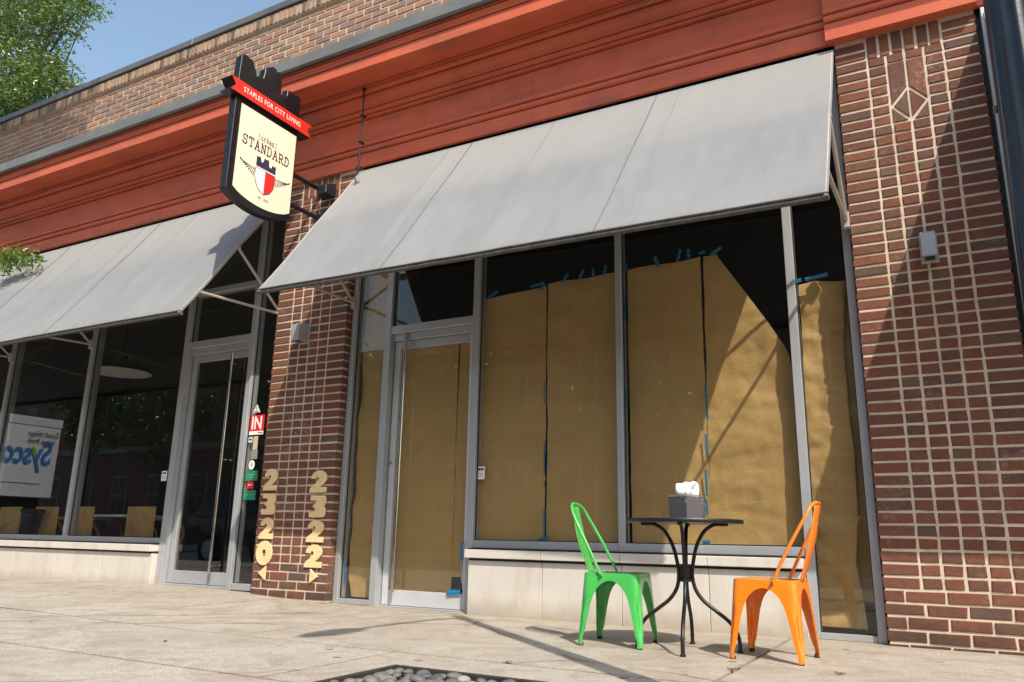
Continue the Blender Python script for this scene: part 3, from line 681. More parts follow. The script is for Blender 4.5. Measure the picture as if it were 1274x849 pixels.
awning('wide grey canvas awning over the papered window and door of the right shop', -5.065, -.425, (-1.215, 2.662), (-1.325, 2.576),
       [(-3.668, -3.72), (-1.832, -1.90)], [(-3.926, -3.98), (-2.795, -2.85), (-1.624, -1.68)], [(-5.085, .06), (-.445, -.03)])
awning('grey canvas awning over the cafe windows at the left, crossed by the sign shadow', -15.2, -6.055, (-1.2, 2.6), (-1.205, 2.605),
       [(-13.6, -13.6), (-11.75, -11.8), (-9.95, -10.), (-8.15, -8.2)], [(-12.9, -12.9), (-11.2, -11.25), (-9.3, -9.35), (-7.5, -7.55), (-8.45, -8.5)], [(-6.075, .05), (-9.335, .06), (-11.1, .06), (-12.9, .06)])
awning('end of the next grey awning, cut off by the right edge behind the lamp post', .565, 6, (-1.24, 2.60), (-1.24, 2.60), [(2.4, 2.4)], [(1.6, 1.6)], [(.585, -.0), (3, .06)])

# ------------------------------------------------------------------ kraft paper behind the glass
def paper(label, x_left, x_right, z0, z1, y, curl=.0, seed=0, amp=.012, tapes=(), nu=26, nv=60, zt=None):
    """x_left / x_right: functions of z; zt(u): top edge height; tapes: (x, z, w, h, tilt)"""
    t = tag(MB().grid(nu, nv, lambda u, v: _pp(u, v, x_left, x_right, z0, z1, y, curl, seed, amp, zt)).build('kraft_paper', M['paper'], None, smooth='all'), label, 'paper', 'brown paper sheets taped behind the glass')
    for x, z, w_, h_, a in tapes:
        mb = MB().grid(2, 4, lambda u, v: (x + (u - .5) * w_ * (.8 if h_ > w_ else 1) * math.cos(a) - (v - .5) * h_ * math.sin(a), .150 + .002 * math.sin(9 * v), z + (u - .5) * w_ * math.sin(a) + (v - .5) * h_ * math.cos(a)))
        mb.build('tape', M['tape'], t)
    return t
def _pp(u, v, xl, xr, z0, z1, y, curl, seed, amp, zt):
    top = z1 if zt is None else zt(u); z = z0 + (top - z0) * v; a, b = xl(z), xr(z); x = a + (b - a) * u
    d = amp * (1.5 * fbm(x * 1.3 + seed, z * 1.6, seed, 4) + .8 * fbm(x * 2.2 + seed, z * 5.5, 9 + seed, 3) + .25 * fbm(x * 9 + seed, z * 9, 3 + seed, 2)) + curl * (2 * u - 1) ** 2
    return (x, max(y + d + amp, .146), z)
C_ = lambda c: (lambda z: c)
def pw(pts):                                            # piecewise-linear x(z), points by rising z
    def f(z):
        if z <= pts[0][0]: return pts[0][1]
        for (a, p), (b, q) in zip(pts, pts[1:]):
            if z <= b: return p + (q - p) * (z - a) / (b - a)
        return pts[-1][1]
    return f
tA = [(-3.50, 2.80, .11, .03, .5), (-3.045, 2.83, .14, .028, .15), (-2.99, 2.80, .06, .03, .9)]
sA = [(-2.963, 1.85, .016, .2, 0), (-2.958, 1.28, .018, .28, 0), (-2.955, .74, .02, .24, 0), (-2.965, .615, .10, .03, .2), (-2.957, 1.06, .014, .05, 0)]
paper('leftmost sheet of brown paper in the window beside the door', C_(-3.635), C_(-2.968), .585, 2.8, .172, .004, 1, .012, tA + sA, zt=lambda u: 2.775 + .04 * u)
paper('second sheet of brown paper from the door, pale tape along its left seam', C_(-2.952), C_(-2.262), .585, 2.84, .170, .004, 2, .012, [(-2.769, 2.85, .03, .10, -.6), (-2.616, 2.86, .03, .09, -.4), (-2.504, 2.86, .03, .08, 0), (-2.393, 2.87, .03, .09, -.2)], zt=lambda u: 2.833 + .012 * u + .006 * math.sin(u * 9))
paper('brown paper sheet behind the green chair, right of the middle mullion', C_(-2.205), C_(-1.578), .60, 2.86, .172, .006, 3, .013,
      [(-2.204, 2.865, .03, .06, 0), (-1.931, 2.875, .035, .10, .4), (-1.743, 2.895, .03, .11, -.3), (-1.66, 2.90, .035, .08, 0), (-2.219, 2.5, .026, .2, 0), (-2.226, 1.74, .02, .16, 0), (-2.234, 1.38, .02, .09, 0), (-2.236, .9, .012, .4, 0)], zt=lambda u: 2.85 + .02 * u + .008 * math.sin(u * 7))
paper('brown paper sheet with its right corner hanging loose, behind the bistro table', pw([(.6, -1.588), (2.86, -1.552)]), pw([(.6, -.93), (.93, -.905), (1.63, -.895), (2.0, -.94), (2.1, -.985), (2.26, -1.075), (2.51, -1.225), (2.86, -1.44)]), .605, 2.87, .176, .0, 4, .02,
      [(-1.565, 1.66, .02, .26, .03), (-1.579, 1.33, .02, .18, .03), (-1.591, 1.05, .022, .2, .02), (-1.597, .87, .026, .12, .02), (-1.61, .616, .06, .03, .1), (-1.439, 2.885, .10, .03, .6), (-1.55, 2.892, .05, .025, .2)], 34, 90, zt=lambda u: 2.874 - .003 * u)
paper('narrow crumpled sheet of brown paper in the tall pane by the right pier', pw([(.05, -.862), (1.3, -.85), (2.55, -.842)]), pw([(.06, -.555), (.5, -.60), (.8, -.565), (1.26, -.55), (1.5, -.565), (1.72, -.56), (1.9, -.565), (2.1, -.56), (2.55, -.51)]), .07, 2.55, .20, .0, 6, .04,
      [(-.835, 2.55, .06, .03, .1), (-.70, 2.56, .16, .03, .12), (-.85, 2.6, .012, .2, 0)], 30, 90, zt=lambda u: 2.545 + .015 * math.sin(u * 5))
paper('brown paper layer in shade behind the crumpled narrow sheet', C_(-.80), C_(-.485), .24, 2.52, .285, .0, 21, .02, [], 12, 50)
paper('large sheet of brown paper filling the glass door behind the pull bar', C_(-4.535), C_(-3.905), .10, 2.43, .222, .004, 8, .008, [], zt=lambda u: 2.425)
paper('narrow strip of brown paper along the hinge side of the glass door', C_(-3.903), C_(-3.745), .28, 2.41, .228, .004, 11, .006, [(-3.82, .155, .14, .05, .1), (-3.752, .5, .03, .16, 0)], 10, 50)
paper('brown paper strip in the tall narrow sidelight by the numbered pier', pw([(.06, -4.99), (.25, -5.02), (.4, -5.03), (4, -5.03)]), C_(-4.66), .06, 4.2, .19, .0, 13, .02, [(-5.03, .27, .03, .16, 0)], 16, 80)

# ------------------------------------------------------------------ hanging sign
sg = thing('hanging_sign', 'black castle shaped projecting sign with a red ribbon and cream panel, on the numbered pier', 'sign', (-5.57, -.1, 4.0))
SO = Vector(sg.location)
def side_prism(name, pts, x0, x1, mat, parent=sg, bevel=0):
    mb = MB().prism(pts, lambda a, b: (x0 - SO.x, a - SO.y, b - SO.z), lambda a, b: (x1 - SO.x, a - SO.y, b - SO.z)); return mb.build(name, mat, parent, bevel=bevel)
def arc(c, hw, z_edge, drop, n=14): return [(c - hw + 2 * hw * i / n, z_edge - drop * (1 - (2 * i / n - 1) ** 2) ** .8) for i in range(n + 1)]
yc = -.892
cast = [(-.485, 5.02), (-.50, 5.045), (-.56, 5.04), (-.57, 5.03), (-.585, 5.045), (-.672, 5.04), (-.678, 4.965), (-.70, 4.955), (-.725, 4.935), (-.755, 4.94), (-.76, 5.09), (-.775, 5.155), (-.80, 5.17), (-.835, 5.15), (-.845, 5.172), (-.90, 5.175), (-.92, 5.15), (-.95, 5.14), (-.985, 5.095), (-.992, 5.03), (-1.0, 4.985), (-1.04, 4.985), (-1.085, 4.955), (-1.10, 5.01), (-1.125, 5.04), (-1.13, 5.075), (-1.17, 5.10), (-1.19, 5.09), (-1.21, 5.105), (-1.255, 5.10), (-1.285, 5.07)]
body = arc(yc, .408, 3.69, .11) + [(yc + .408, 4.7)] + cast[:] + [(yc - .408, 4.7)]
side_prism('sign_body', body, -5.603, -5.52, M['signblack'], bevel=.004)
for sgn, xa, xb in ((1, -5.519, -5.513), (-1, -5.611, -5.604)):
    p = [(y, z) for y, z in arc(yc + .025, .362, 3.735, .085)] + [(yc + .387, 4.585), (yc - .337, 4.585)]
    side_prism('sign_panel', p, xa, xb, M['cream_print'])
ry0, ry1, rz0, rz1 = -1.40, -.335, 4.645, 4.782
rib = [(ry0, rz0), (ry1, rz0), (ry1 - .062, (rz0 + rz1) / 2), (ry1, rz1), (ry0, rz1), (ry0 + .055, (rz0 + rz1) / 2)]
side_prism('ribbon_edge', [(y, z) for y, z in rib], -5.636, -5.488, M['signblack'])
side_prism('ribbon', rib, -5.4875, -5.484, M['ribbon'])
S_ = lambda y, z, x=-5.48: (x - SO.x, y - SO.y, z - SO.z)
text('lettering', 'STAPLES FOR CITY LIVING', .076, S_(-.875, 4.688), SIDE, M['white'], sg, .74, .0006, 1.16, .0004)
# typewriter lettering drawn as strokes with slab serifs
def stroke_text(name, s, y0, z0, wd, ht, pitch, th, x, mat, F):
    mb = MB(); k = 0
    for i, ch in enumerate(s):
        for ln in F.get(ch, []):
            for (a, b), (c, d) in zip(ln, ln[1:]):
                p, q = Vector((y0 + i * pitch + a * wd, z0 + b * ht)), Vector((y0 + i * pitch + c * wd, z0 + d * ht))
                t_ = (q - p).normalized() * th * .35; n_ = Vector((-t_.y, t_.x)).normalized() * th / 2; p -= t_; q += t_; k += 1; xx = x + .00006 * (k % 40)
                mb.add([S_(*(p - n_), xx), S_(*(q - n_), xx), S_(*(q + n_), xx), S_(*(p + n_), xx)], [(0, 1, 2, 3)])
    return mb.build(name, mat, sg)
def ar(cx, cy, rx, ry, a0, a1, n=9): return [(cx + rx * math.cos(R(a0 + (a1 - a0) * i / n)), cy + ry * math.sin(R(a0 + (a1 - a0) * i / n))) for i in range(n + 1)]
UP = {'S': [ar(.5, .75, .38, .25, 20, 270) + ar(.5, .25, .4, .25, 90, -160), [(.9, .7), (.9, 1.0)], [(.08, 0), (.08, .3)]],
      'T': [[(.5, 0), (.5, 1)], [(.02, 1), (.98, 1)], [(.28, 0), (.72, 0)], [(.03, 1), (.03, .75)], [(.97, 1), (.97, .75)]],
      'A': [[(.08, 0), (.5, 1), (.92, 0)], [(.25, .38), (.75, .38)], [(-.05, 0), (.3, 0)], [(.7, 0), (1.05, 0)], [(.3, 1), (.5, 1)]],
      'N': [[(.15, 0), (.15, 1), (.85, 0), (.85, 1)], [(0, 0), (.32, 0)], [(0, 1), (.2, 1)], [(.68, 1), (1, 1)]],
      'D': [[(.15, 0), (.15, 1)], [(0, 1), (.45, 1)] + ar(.45, .5, .47, .5, 90, -90) + [(0, 0)]],
      'R': [[(.15, 0), (.15, 1)], [(0, 1), (.5, 1)] + ar(.5, .75, .36, .25, 90, -90) + [(.15, .5)], [(.5, .5), (.88, 0), (1.05, 0)], [(0, 0), (.34, 0)]]}
LO = {'[': [[(.7, 1.5), (.4, 1.5), (.4, -.2), (.7, -.2)]], ']': [[(.3, 1.5), (.6, 1.5), (.6, -.2), (.3, -.2)]],
      'u': [[(0, 1), (.18, 1), (.18, .25)] + ar(.45, .25, .27, .25, 180, 300) + [(.8, .3)], [(.62, 1), (.82, 1), (.82, 0), (1, 0)]],
      'r': [[(.05, 1), (.3, 1), (.3, 0)], [(.05, 0), (.6, 0)], [(.3, .6)] + ar(.65, .6, .33, .4, 160, 50)],
      'b': [[(0, 1.5), (.2, 1.5), (.2, 0)], ar(.52, .5, .36, .5, 170, -170, 12)],
      'a': [ar(.45, .75, .35, .27, 160, 0) + [(.8, 0), (1, 0)], ar(.45, .3, .36, .3, 20, 340, 12)],
      'n': [[(0, 1), (.2, 1), (.2, 0)], [(0, 0), (.4, 0)], [(.2, .6)] + ar(.5, .65, .3, .35, 170, 0) + [(.8, 0)], [(.62, 0), (1, 0)]]}
stroke_text('lettering', 'STANDARD', -1.178, 4.205, .058, .092, .0775, .0115, -5.5118, M['ink'], UP)
stroke_text('lettering', '[urban]', -.995, 4.33, .027, .034, .036, .0055, -5.5118, M['ink'], LO)
text('lettering', 'EST. 2007', .038, S_(-.858, 3.728, -5.5118), SIDE, M['ink'], sg, .8, .0003, 1.1)
# emblem: shield, tower, wings
em = link('emblem', None, sg)
shl = lambda s: [(-.862 - .122 * s, 4.03), (-.862 - .122 * s, 3.95), (-.862 - .112 * s, 3.89), (-.862 - .07 * s, 3.83), (-.862, 3.795)]
side_prism('shield_outline', [(-.99, 4.034), (-.992, 3.945), (-.978, 3.885), (-.935, 3.82), (-.862, 3.785), (-.79, 3.82), (-.746, 3.885), (-.732, 3.945), (-.734, 4.034)], -5.5128, -5.5116, M['navy_ink'], em)
side_prism('shield_half', [(-.984, 4.028), (-.986, 3.948), (-.972, 3.89), (-.931, 3.826), (-.864, 3.793), (-.864, 4.028)], -5.5115, -5.5108, M['white'], em)
side_prism('shield_half', [(-.8635, 4.028), (-.8635, 3.793), (-.794, 3.826), (-.752, 3.89), (-.738, 3.948), (-.740, 4.028)], -5.5115, -5.5108, M['red_print'], em)
tw = [(-.985, 4.05), (-.735, 4.05), (-.735, 4.13), (-.75, 4.135), (-.765, 4.125), (-.785, 4.135), (-.79, 4.10), (-.81, 4.095), (-.825, 4.11), (-.83, 4.16), (-.85, 4.165), (-.865, 4.155), (-.885, 4.17), (-.895, 4.13), (-.91, 4.105), (-.925, 4.11), (-.935, 4.15), (-.955, 4.155), (-.97, 4.145), (-.985, 4.15)]
side_prism('tower', tw, -5.5128, -5.5116, M['navy_ink'], em)
for s_ in (-1, 1):
    mb = MB(); k_ = 0
    def fe(p, q, w0, w1):
        global k_
        p, q = Vector(p), Vector(q); d_ = (q - p).normalized(); nn = Vector((-d_.y, d_.x)); k_ += 1; xx = -5.512 + .00006 * k_
        mb.add([S_(*(p - nn * w0), xx), S_(*(q - nn * w1), xx), S_(*(q + d_ * w1), xx), S_(*(q + nn * w1), xx), S_(*(p + nn * w0), xx)], [(0, 1, 2, 3, 4)])
    Y_ = lambda a: -.862 + s_ * a
    fe((Y_(.128), 4.005), (Y_(.32), 4.03), .004, .003)
    for i in range(9): fe((Y_(.135 + .016 * i), 3.998 + .002 * i), (Y_(.15 + .0215 * i), 3.935 + .0088 * i + .0006 * i * i), .0022, .0055)
    mb.build('wing', M['navy_ink'], em)
for z in (4.20, 3.87):
    MB().tube([S_(-.49, z, -5.57), S_(-.012, z, -5.57)], .024, 12).build('arm', M['black'], sg, smooth=True)
for z in (4.20, 3.87): MB().box(-5.62 - SO.x, -5.52 - SO.x, -.018 - SO.y, -.002 - SO.y, z - .06 - SO.z, z + .06 - SO.z).build('mounting_plate', M['black'], sg, bevel=.004)

# black pyramid bracket, not a lamp, clamped to the pier beside the sign
fl = thing('pyramid_bracket', 'small black pyramid bracket on the pier beside the hanging sign', 'light', (-5.42, -.02, 4.13))
MB().add([(-.09, -.03, -.08), (.09, -.03, -.08), (.09, -.03, .09), (-.09, -.03, .09), (-.06, -.16, -.06), (.06, -.16, -.06), (.06, -.16, .04), (-.06, -.16, .04)],
         [(0, 1, 2, 3), (7, 6, 5, 4), (0, 4, 5, 1), (1, 5, 6, 2), (2, 6, 7, 3), (3, 7, 4, 0)]).build('bracket_body', M['black'], fl, bevel=.008)
MB().box(-.03, .03, -.028, .0, -.05, .05).build('bracket', M['black'], fl, bevel=.004)

# ------------------------------------------------------------------ wall lights
def sconce(label, x, z):
    t = thing('wall_light', label, 'wall light', (x, 0, z), 0, 'grey box wall lights')
    MB().add([(-.047, 0, -.09), (.047, 0, -.09), (.047, 0, .1), (-.047, 0, .1), (-.047, -.16, -.09), (.047, -.16, -.09), (.047, -.16, .07), (-.047, -.16, .07), (-.047, -.1, .1), (.047, -.1, .1)],
             [(4, 5, 6, 7), (0, 4, 7, 8, 3), (1, 2, 9, 6, 5), (3, 8, 9, 2), (7, 6, 9, 8), (0, 1, 2, 3), (0, 1, 5, 4)]).build('housing', M['sconce'], t, bevel=.005)
    MB().box(-.03, .03, -.125, -.055, -.096, -.0895).build('louvre', M['black'], t)
    MB().box(-.055, .055, -.012, .004, -.1, .11).build('back_plate', M['sconce'], t, bevel=.003)
sconce('grey wall light on the numbered pier, under the corner of the wide awning', -5.635, 2.61)
sconce('grey wall light on the diamond topped pier at the right', .057, 2.60)

# ------------------------------------------------------------------ street numbers
TWO = [(0, 0), (.98, 0), (1.0, .26), (.62, .27), (.82, .42), (.97, .60), (.98, .78), (.88, .94), (.68, 1.04), (.44, 1.05), (.22, .97), (.08, .82), (.06, .66), (.33, .64), (.36, .73), (.45, .75), (.52, .68), (.48, .58), (.30, .42), (.10, .28), (.02, .18)]
THREE = [(.02, 0), (.80, 0), (.93, .06), (.99, .2), (.97, .42), (.86, .53), (.97, .66), (.97, .9), (.90, 1.05), (.06, 1.05), (.04, .82), (.20, .80), (.40, .80), (.42, .70), (.36, .64), (.22, .58), (.22, .48), (.36, .43), (.40, .34), (.34, .26), (.18, .27), (.0, .3)]
def numerals(label, digits, cols, arrow, ax):
    t = thing('street_number', label, 'number', (cols[0][0], -.003, cols[0][1]))
    O = Vector(t.location)
    for d, (x, z, w_, h_) in zip(digits, cols):
        if d == '0':
            n = 28; vs = []
            for y in (.0, -.014):
                for rx_, rz_ in ((w_ / 2 * 1.08, h_ / 2 * 1.02), (w_ * .13, h_ * .15)):
                    for k in range(n): a = 2 * math.pi * k / n; vs.append((x + w_ / 2 + rx_ * math.cos(a) - O.x, y, z + h_ / 2 + rz_ * math.sin(a) - O.z))
            fs = []
            for k in range(n):
                k2 = (k + 1) % n
                fs += [(k, k2, n + k2, n + k), (2 * n + k, 3 * n + k, 3 * n + k2, 2 * n + k2), (k, 2 * n + k, 2 * n + k2, k2), (n + k, n + k2, 3 * n + k2, 3 * n + k)]
            MB().add(vs, fs).build('digit', M['number'], t, bevel=.002)
        else:
            pts = [(x + a * w_ - O.x, z + b * h_ / 1.05 - O.z) for a, b in (TWO if d == '2' else THREE)]
            MB().prism(pts, lambda a, b: (a, 0, b), lambda a, b: (a, -.014, b)).build('digit', M['number'], t, bevel=.002)
    MB().prism([(a - O.x, b - O.z) for a, b in arrow], lambda a, b: (a, 0, b), lambda a, b: (a, -.014, b)).build('arrow', M['number'], t, bevel=.002)
numerals('pale wooden numerals 2320 stacked above an arrow pointing left', '2320', [(-6.025, 1.035, .19, .215), (-6.022, .80, .19, .205), (-6.022, .565, .19, .205), (-6.03, .318, .20, .228)], [(-5.985, .245), (-5.885, .180), (-5.885, .315)], 0)
numerals('pale wooden numerals 2322 stacked above an arrow pointing right', '2322', [(-5.405, 1.008, .215, .21), (-5.39, .775, .21, .205), (-5.40, .545, .215, .205), (-5.40, .315, .215, .21)], [(-5.318, .175), (-5.215, .238), (-5.318, .305)], 0)

# ------------------------------------------------------------------ stickers
GX = GY - .0012
def sticker(label, pts, mat, extra=()):
    n = len(pts); c = (sum(p[0] for p in pts) / n, sum(p[1] for p in pts) / n)
    t = tag(MB().prism([(a - c[0], b - c[1]) for a, b in pts], lambda a, b: (a, .0008, b), lambda a, b: (a, 0, b)).build('sticker', M[mat], None), label, 'sticker', 'stickers on the shop glass')
    t.location = (c[0], GX, c[1])
    for kind, *a in extra:
        if kind == 'text': text('lettering', a[0], a[1], (a[2] - c[0], -.0008, a[3] - c[1]), FRONT, M[a[4]], t, a[5] if len(a) > 5 else 1, .0002, 1, a[6] if len(a) > 6 else 0)
        elif kind == 'bar':
            x0, x1, z0, z1, m_ = a; bx(x0 - c[0], x1 - c[0], -.0012, -.0003, z0 - c[1], z1 - c[1]).build('print', M[m_], t)
    return t
def rc(x0, x1, z0, z1): return [(x0, z0), (x1, z0), (x1, z1), (x0, z1)]
sticker('white warning triangle sticker above the red IN sign', [(-6.425, 1.866), (-6.318, 1.866), (-6.372, 1.957)], 'white', [('bar', -6.378, -6.366, 1.893, 1.93, 'ink'), ('bar', -6.405, -6.34, 1.872, 1.88, 'ink')])
sticker('red square sticker reading IN on the glass beside the numbered pier', rc(-6.462, -6.245, 1.627, 1.838), 'red_print', [('text', 'IN', .19, -6.352, 1.69, 'white', .82, .004), ('bar', -6.461, -6.246, 1.628, 1.666, 'white'), ('bar', -6.32, -6.255, 1.642, 1.652, 'ink')])
sticker('small pale blue sticker below the left corner of the IN sign', rc(-6.452, -6.392, 1.548, 1.606), 'pale_print', [('bar', -6.44, -6.405, 1.57, 1.588, 'ink')])
sticker('tall beige sticker just below the IN sign', rc(-6.379, -6.312, 1.47, 1.612), 'beige_print', [('bar', -6.35, -6.335, 1.53, 1.545, 'truckyellow')])
sticker('mottled grey sticker under the beige one', rc(-6.392, -6.30, 1.372, 1.466), 'grey_print')
sticker('white oval sticker with a green and yellow mark', [(-6.367 + .042 * math.cos(2 * math.pi * k / 20), 1.312 + .05 * math.sin(2 * math.pi * k / 20)) for k in range(20)], 'white', [('bar', -6.38, -6.366, 1.295, 1.335, 'leafgreen'), ('bar', -6.3655, -6.352, 1.295, 1.33, 'truckyellow')])
sticker('upper green rectangular sticker on the glass by the pier', rc(-6.445, -6.268, 1.148, 1.253), 'green_print', [('bar', -6.42, -6.30, 1.205, 1.215, 'grey_print'), ('bar', -6.42, -6.33, 1.18, 1.187, 'grey_print')])
sticker('small red sticker between the two green ones', rc(-6.405, -6.31, 1.064, 1.138), 'red_print', [('bar', -6.385, -6.33, 1.10, 1.108, 'white')])
sticker('lower green rectangular sticker on the glass by the pier', rc(-6.447, -6.27, .95, 1.05), 'green_print', [('bar', -6.43, -6.29, 1.0, 1.008, 'grey_print')])
for (x, z), lab in (((-3.572, 1.167), 'small white notice sticker on the papered window next to the door'), ((-7.72, 1.225), 'small white notice sticker on the cafe window next to its door')):
    sticker(lab, rc(x - .045, x + .045, z - .055, z + .055), 'white', [('bar', x - .032, x + .002, z + .022, z + .04, 'ink'), ('bar', x + .006, x + .032, z + .022, z + .04, 'ink'), ('bar', x - .03, x + .03, z - .005, z - .001, 'grey_print'), ('bar', x - .03, x + .03, z - .018, z - .014, 'grey_print'), ('bar', x - .03, x + .03, z - .032, z - .028, 'grey_print')])

# ------------------------------------------------------------------ chairs
def metal_chair(label, mat, loc, rz):
    t = thing('metal_chair', label, 'chair', loc, rz)
    hs, ht, hf, zt, za = .418, .168, .198, .415, .378      # seat height, half width at seat and at the feet, apron heights
    def corner(z): return ht + (hf - ht) * (1 - z / zt) ** .9
    for sx in (-1, 1):
        for sy in (-1, 1):
            zs = [zt, .405, .39, .3785, .378, .3772, .3755, .372, .366, .357, .345, .328, .307, .285, .26, .235, .2, .16, .12, .08, .045, .02, .006]; rows = []; NW = 5; NA = 6
            for z in zs:
                c = corner(max(z, .04)); Lm = .062 - .031 * max(0, min(1, (.26 - z) / .22))
                if z >= za: L = c - .0002
                else:
                    e = min(1, (za - z) / .15); L = Lm + (c - Lm) * (1 - math.sqrt(max(0, 1 - (1 - e) ** 2)))
                if z < .05: L = .026
                r = min(.036, L * .6); row = []
                gro = .019 * math.sin(math.pi * max(0, min(1, (z - .05) / .24))) ** .8
                for i in range(NW): row.append((c, c - L + (L - r) * i / NW))
                for i in range(NA + 1):
                    a = math.pi / 2 * i / NA; d = gro * math.exp(-((i - NA / 2) / .95) ** 2)
                    row.append((c - r + (r - d) * math.cos(a), c - r + (r - d) * math.sin(a)))
                for i in range(1, NW + 1): row.append((c - r - (L - r) * i / NW, c))
                rows.append([(sx * x, sy * y, z) for x, y in row])
            n = len(rows[0]); vs = [v for r_ in rows for v in r_]
            fs = [(j * n + i, j * n + i + 1, (j + 1) * n + i + 1, (j + 1) * n + i) for j in range(len(rows) - 1) for i in range(n - 1)]
            if sx * sy > 0: fs = [f[::-1] for f in fs]
            lg = MB().add(vs, fs).build('leg', mat, t, solid=-.004, smooth=True)
            c = corner(.04) - .013
            MB().lathe([(.012, 0), (.016, .002), (.0165, .010), (.013, .018)], 12, (sx * c, sy * c, 0)).build('foot_cap', M['rubber'], lg, smooth=True)
    def rsq(h, r, n=5): return [(sx * (h - r) + r * math.cos(a0 + math.pi / 2 * i / n), sy * (h - r) + r * math.sin(a0 + math.pi / 2 * i / n)) for sx, sy, a0 in ((1, 1, 0), (-1, 1, math.pi / 2), (-1, -1, math.pi), (1, -1, 1.5 * math.pi)) for i in range(n + 1)]
    rings = [(.171, .038, .404), (.1725, .039, .412), (.171, .038, .419), (.165, .036, .4225), (.152, .033, .4225), (.146, .032, .4195), (.10, .03, .4165), (.04, .02, .4155)]
    vs = []; 
    for h, r, z in rings: vs += [(x, y, z) for x, y in rsq(h, r)]
    n = 24; fs = [(j * n + i, j * n + (i + 1) % n, (j + 1) * n + (i + 1) % n, (j + 1) * n + i) for j in range(len(rings) - 1) for i in range(n)] + [tuple(range((len(rings) - 1) * n, len(rings) * n))]
    MB().add(vs, fs).build('seat', mat, t, smooth=True)
    hoop = smooth_path([(-.052, .178, .402), (-.075, .179, .45), (-.13, .172, .56), (-.19, .158, .67), (-.24, .14, .76), (-.266, .112, .815), (-.28, .06, .84), (-.283, 0, .844), (-.28, -.06, .84), (-.266, -.112, .815), (-.24, -.14, .76), (-.19, -.158, .67), (-.13, -.172, .56), (-.075, -.179, .45), (-.052, -.178, .402)], 5)
    hp = MB().tube(hoop, .0095, 10).build('back_hoop', mat, t, smooth=True)
    for s_ in (-1, 1):
        MB().tube([(-.055, s_ * .186, .408), (-.055, s_ * .192, .408)], .008, 8).build('rivet', M['steel'], hp, smooth=True)
    def sp(u, v):
        z = .412 + (.83 - .412) * v; x = -.166 - .112 * v - .014 * math.sin(math.pi * v); wd = .050 + .026 * math.sin(math.pi * min(1, v * 1.05)) + .010 * v
        return (x - .006 * (1 - (2 * u - 1) ** 2), (2 * u - 1) * wd, z)
    MB().grid(8, 18, sp).build('back_splat', mat, t, solid=.003, smooth='all')
    for s_ in (-1, 1): MB().add([(-.15 * 1, s_ * -.15 + .012, .372), (-.15, s_ * -.15 - .012, .372), (.15, s_ * .15 - .012, .372), (.15, s_ * .15 + .012, .372)], [(0, 1, 2, 3)]).build('cross_brace', mat, t, solid=.004 + .001 * s_)
    return t
metal_chair('green enamelled metal chair with a hoop back, left of the bistro table', M['green'], (-1.865, -1.002, 0), R(4.5))
metal_chair('orange enamelled metal chair with a hoop back, right of the bistro table', M['orange'], (-.93, -1.03, 0), R(176))

# ------------------------------------------------------------------ bistro table
tb = thing('bistro_table', 'round black metal bistro table on four curved legs between the two chairs', 'table', (-1.43, -1.01, 0))
MB().lathe([(.0, .729), (.335, .729), (.348, .726), (.352, .732), (.352, .744), (.349, .749), (.338, .750), (.0, .750)], 48).build('tabletop', M['table_metal'], tb, smooth=True)
leg = smooth_path([(.235, 0, .718), (.215, 0, .722), (.17, 0, .716), (.115, 0, .675), (.07, 0, .59), (.046, 0, .49), (.04, 0, .42), (.055, 0, .345), (.10, 0, .28), (.17, 0, .225), (.245, 0, .165), (.287, 0, .10), (.296, 0, .04), (.296, 0, .008)], 5)
lgm = MB().tube(leg, .0115, 10).mesh('leg', M['table_metal'], smooth=True); ftm = MB().lathe([(.014, 0), (.017, .002), (.017, .012), (.012, .016)], 12, (.296, 0, 0)).mesh('foot_cap', M['rubber'], smooth=True)
for k in range(4):
    a = R(11 + 90 * k - 0); o = link('leg', lgm, tb); o.rotation_euler = (0, 0, a); link('foot_cap', ftm, o)
    MB().box(.20, .26, -.014, .014, .712, .728).build('leg_tab', M['table_metal'], tb, bevel=.003).rotation_euler = (0, 0, a)
MB().lathe([(.030, .385), (.040, .387), (.040, .402), (.034, .406), (.034, .466), (.040, .470), (.040, .485), (.03, .487)], 20).build('collar', M['table_metal'], tb, smooth=True)

# tissue box on the table
nb = thing('napkin_box', 'clear plastic box of dark napkins with a white tissue on the bistro table', 'napkin box', (-1.42, -.98, .750), R(-27))
def tapered(h0, h1, z0, z1): return MB().add([(-h0, -h0, z0), (h0, -h0, z0), (h0, h0, z0), (-h0, h0, z0), (-h1, -h1, z1), (h1, -h1, z1), (h1, h1, z1), (-h1, h1, z1)], [(0, 3, 2, 1), (4, 5, 6, 7), (0, 1, 5, 4), (1, 2, 6, 5), (2, 3, 7, 6), (3, 0, 4, 7)])
tapered(.073, .077, 0.0005, .132).build('box', M['acrylic'], nb, bevel=.008, seg=2)
tapered(.081, .066, .1325, .150).build('lid', M['acrylic'], nb, bevel=.005, seg=2)
mbn = MB()
for k in range(15): mbn.add([(-.066, -.065 + k * .0092, .004), (.066, -.065 + k * .0092, .004), (.066, -.059 + k * .0092, .004), (-.066, -.059 + k * .0092, .004), (-.066, -.065 + k * .0092, .088 + .012 * random.random()), (.066, -.065 + k * .0092, .086 + .014 * random.random()), (.066, -.059 + k * .0092, .086), (-.066, -.059 + k * .0092, .086)], [(0, 3, 2, 1), (4, 5, 6, 7), (0, 1, 5, 4), (1, 2, 6, 5), (2, 3, 7, 6), (3, 0, 4, 7)])
mbn.build('napkins', M['napkins'], nb)
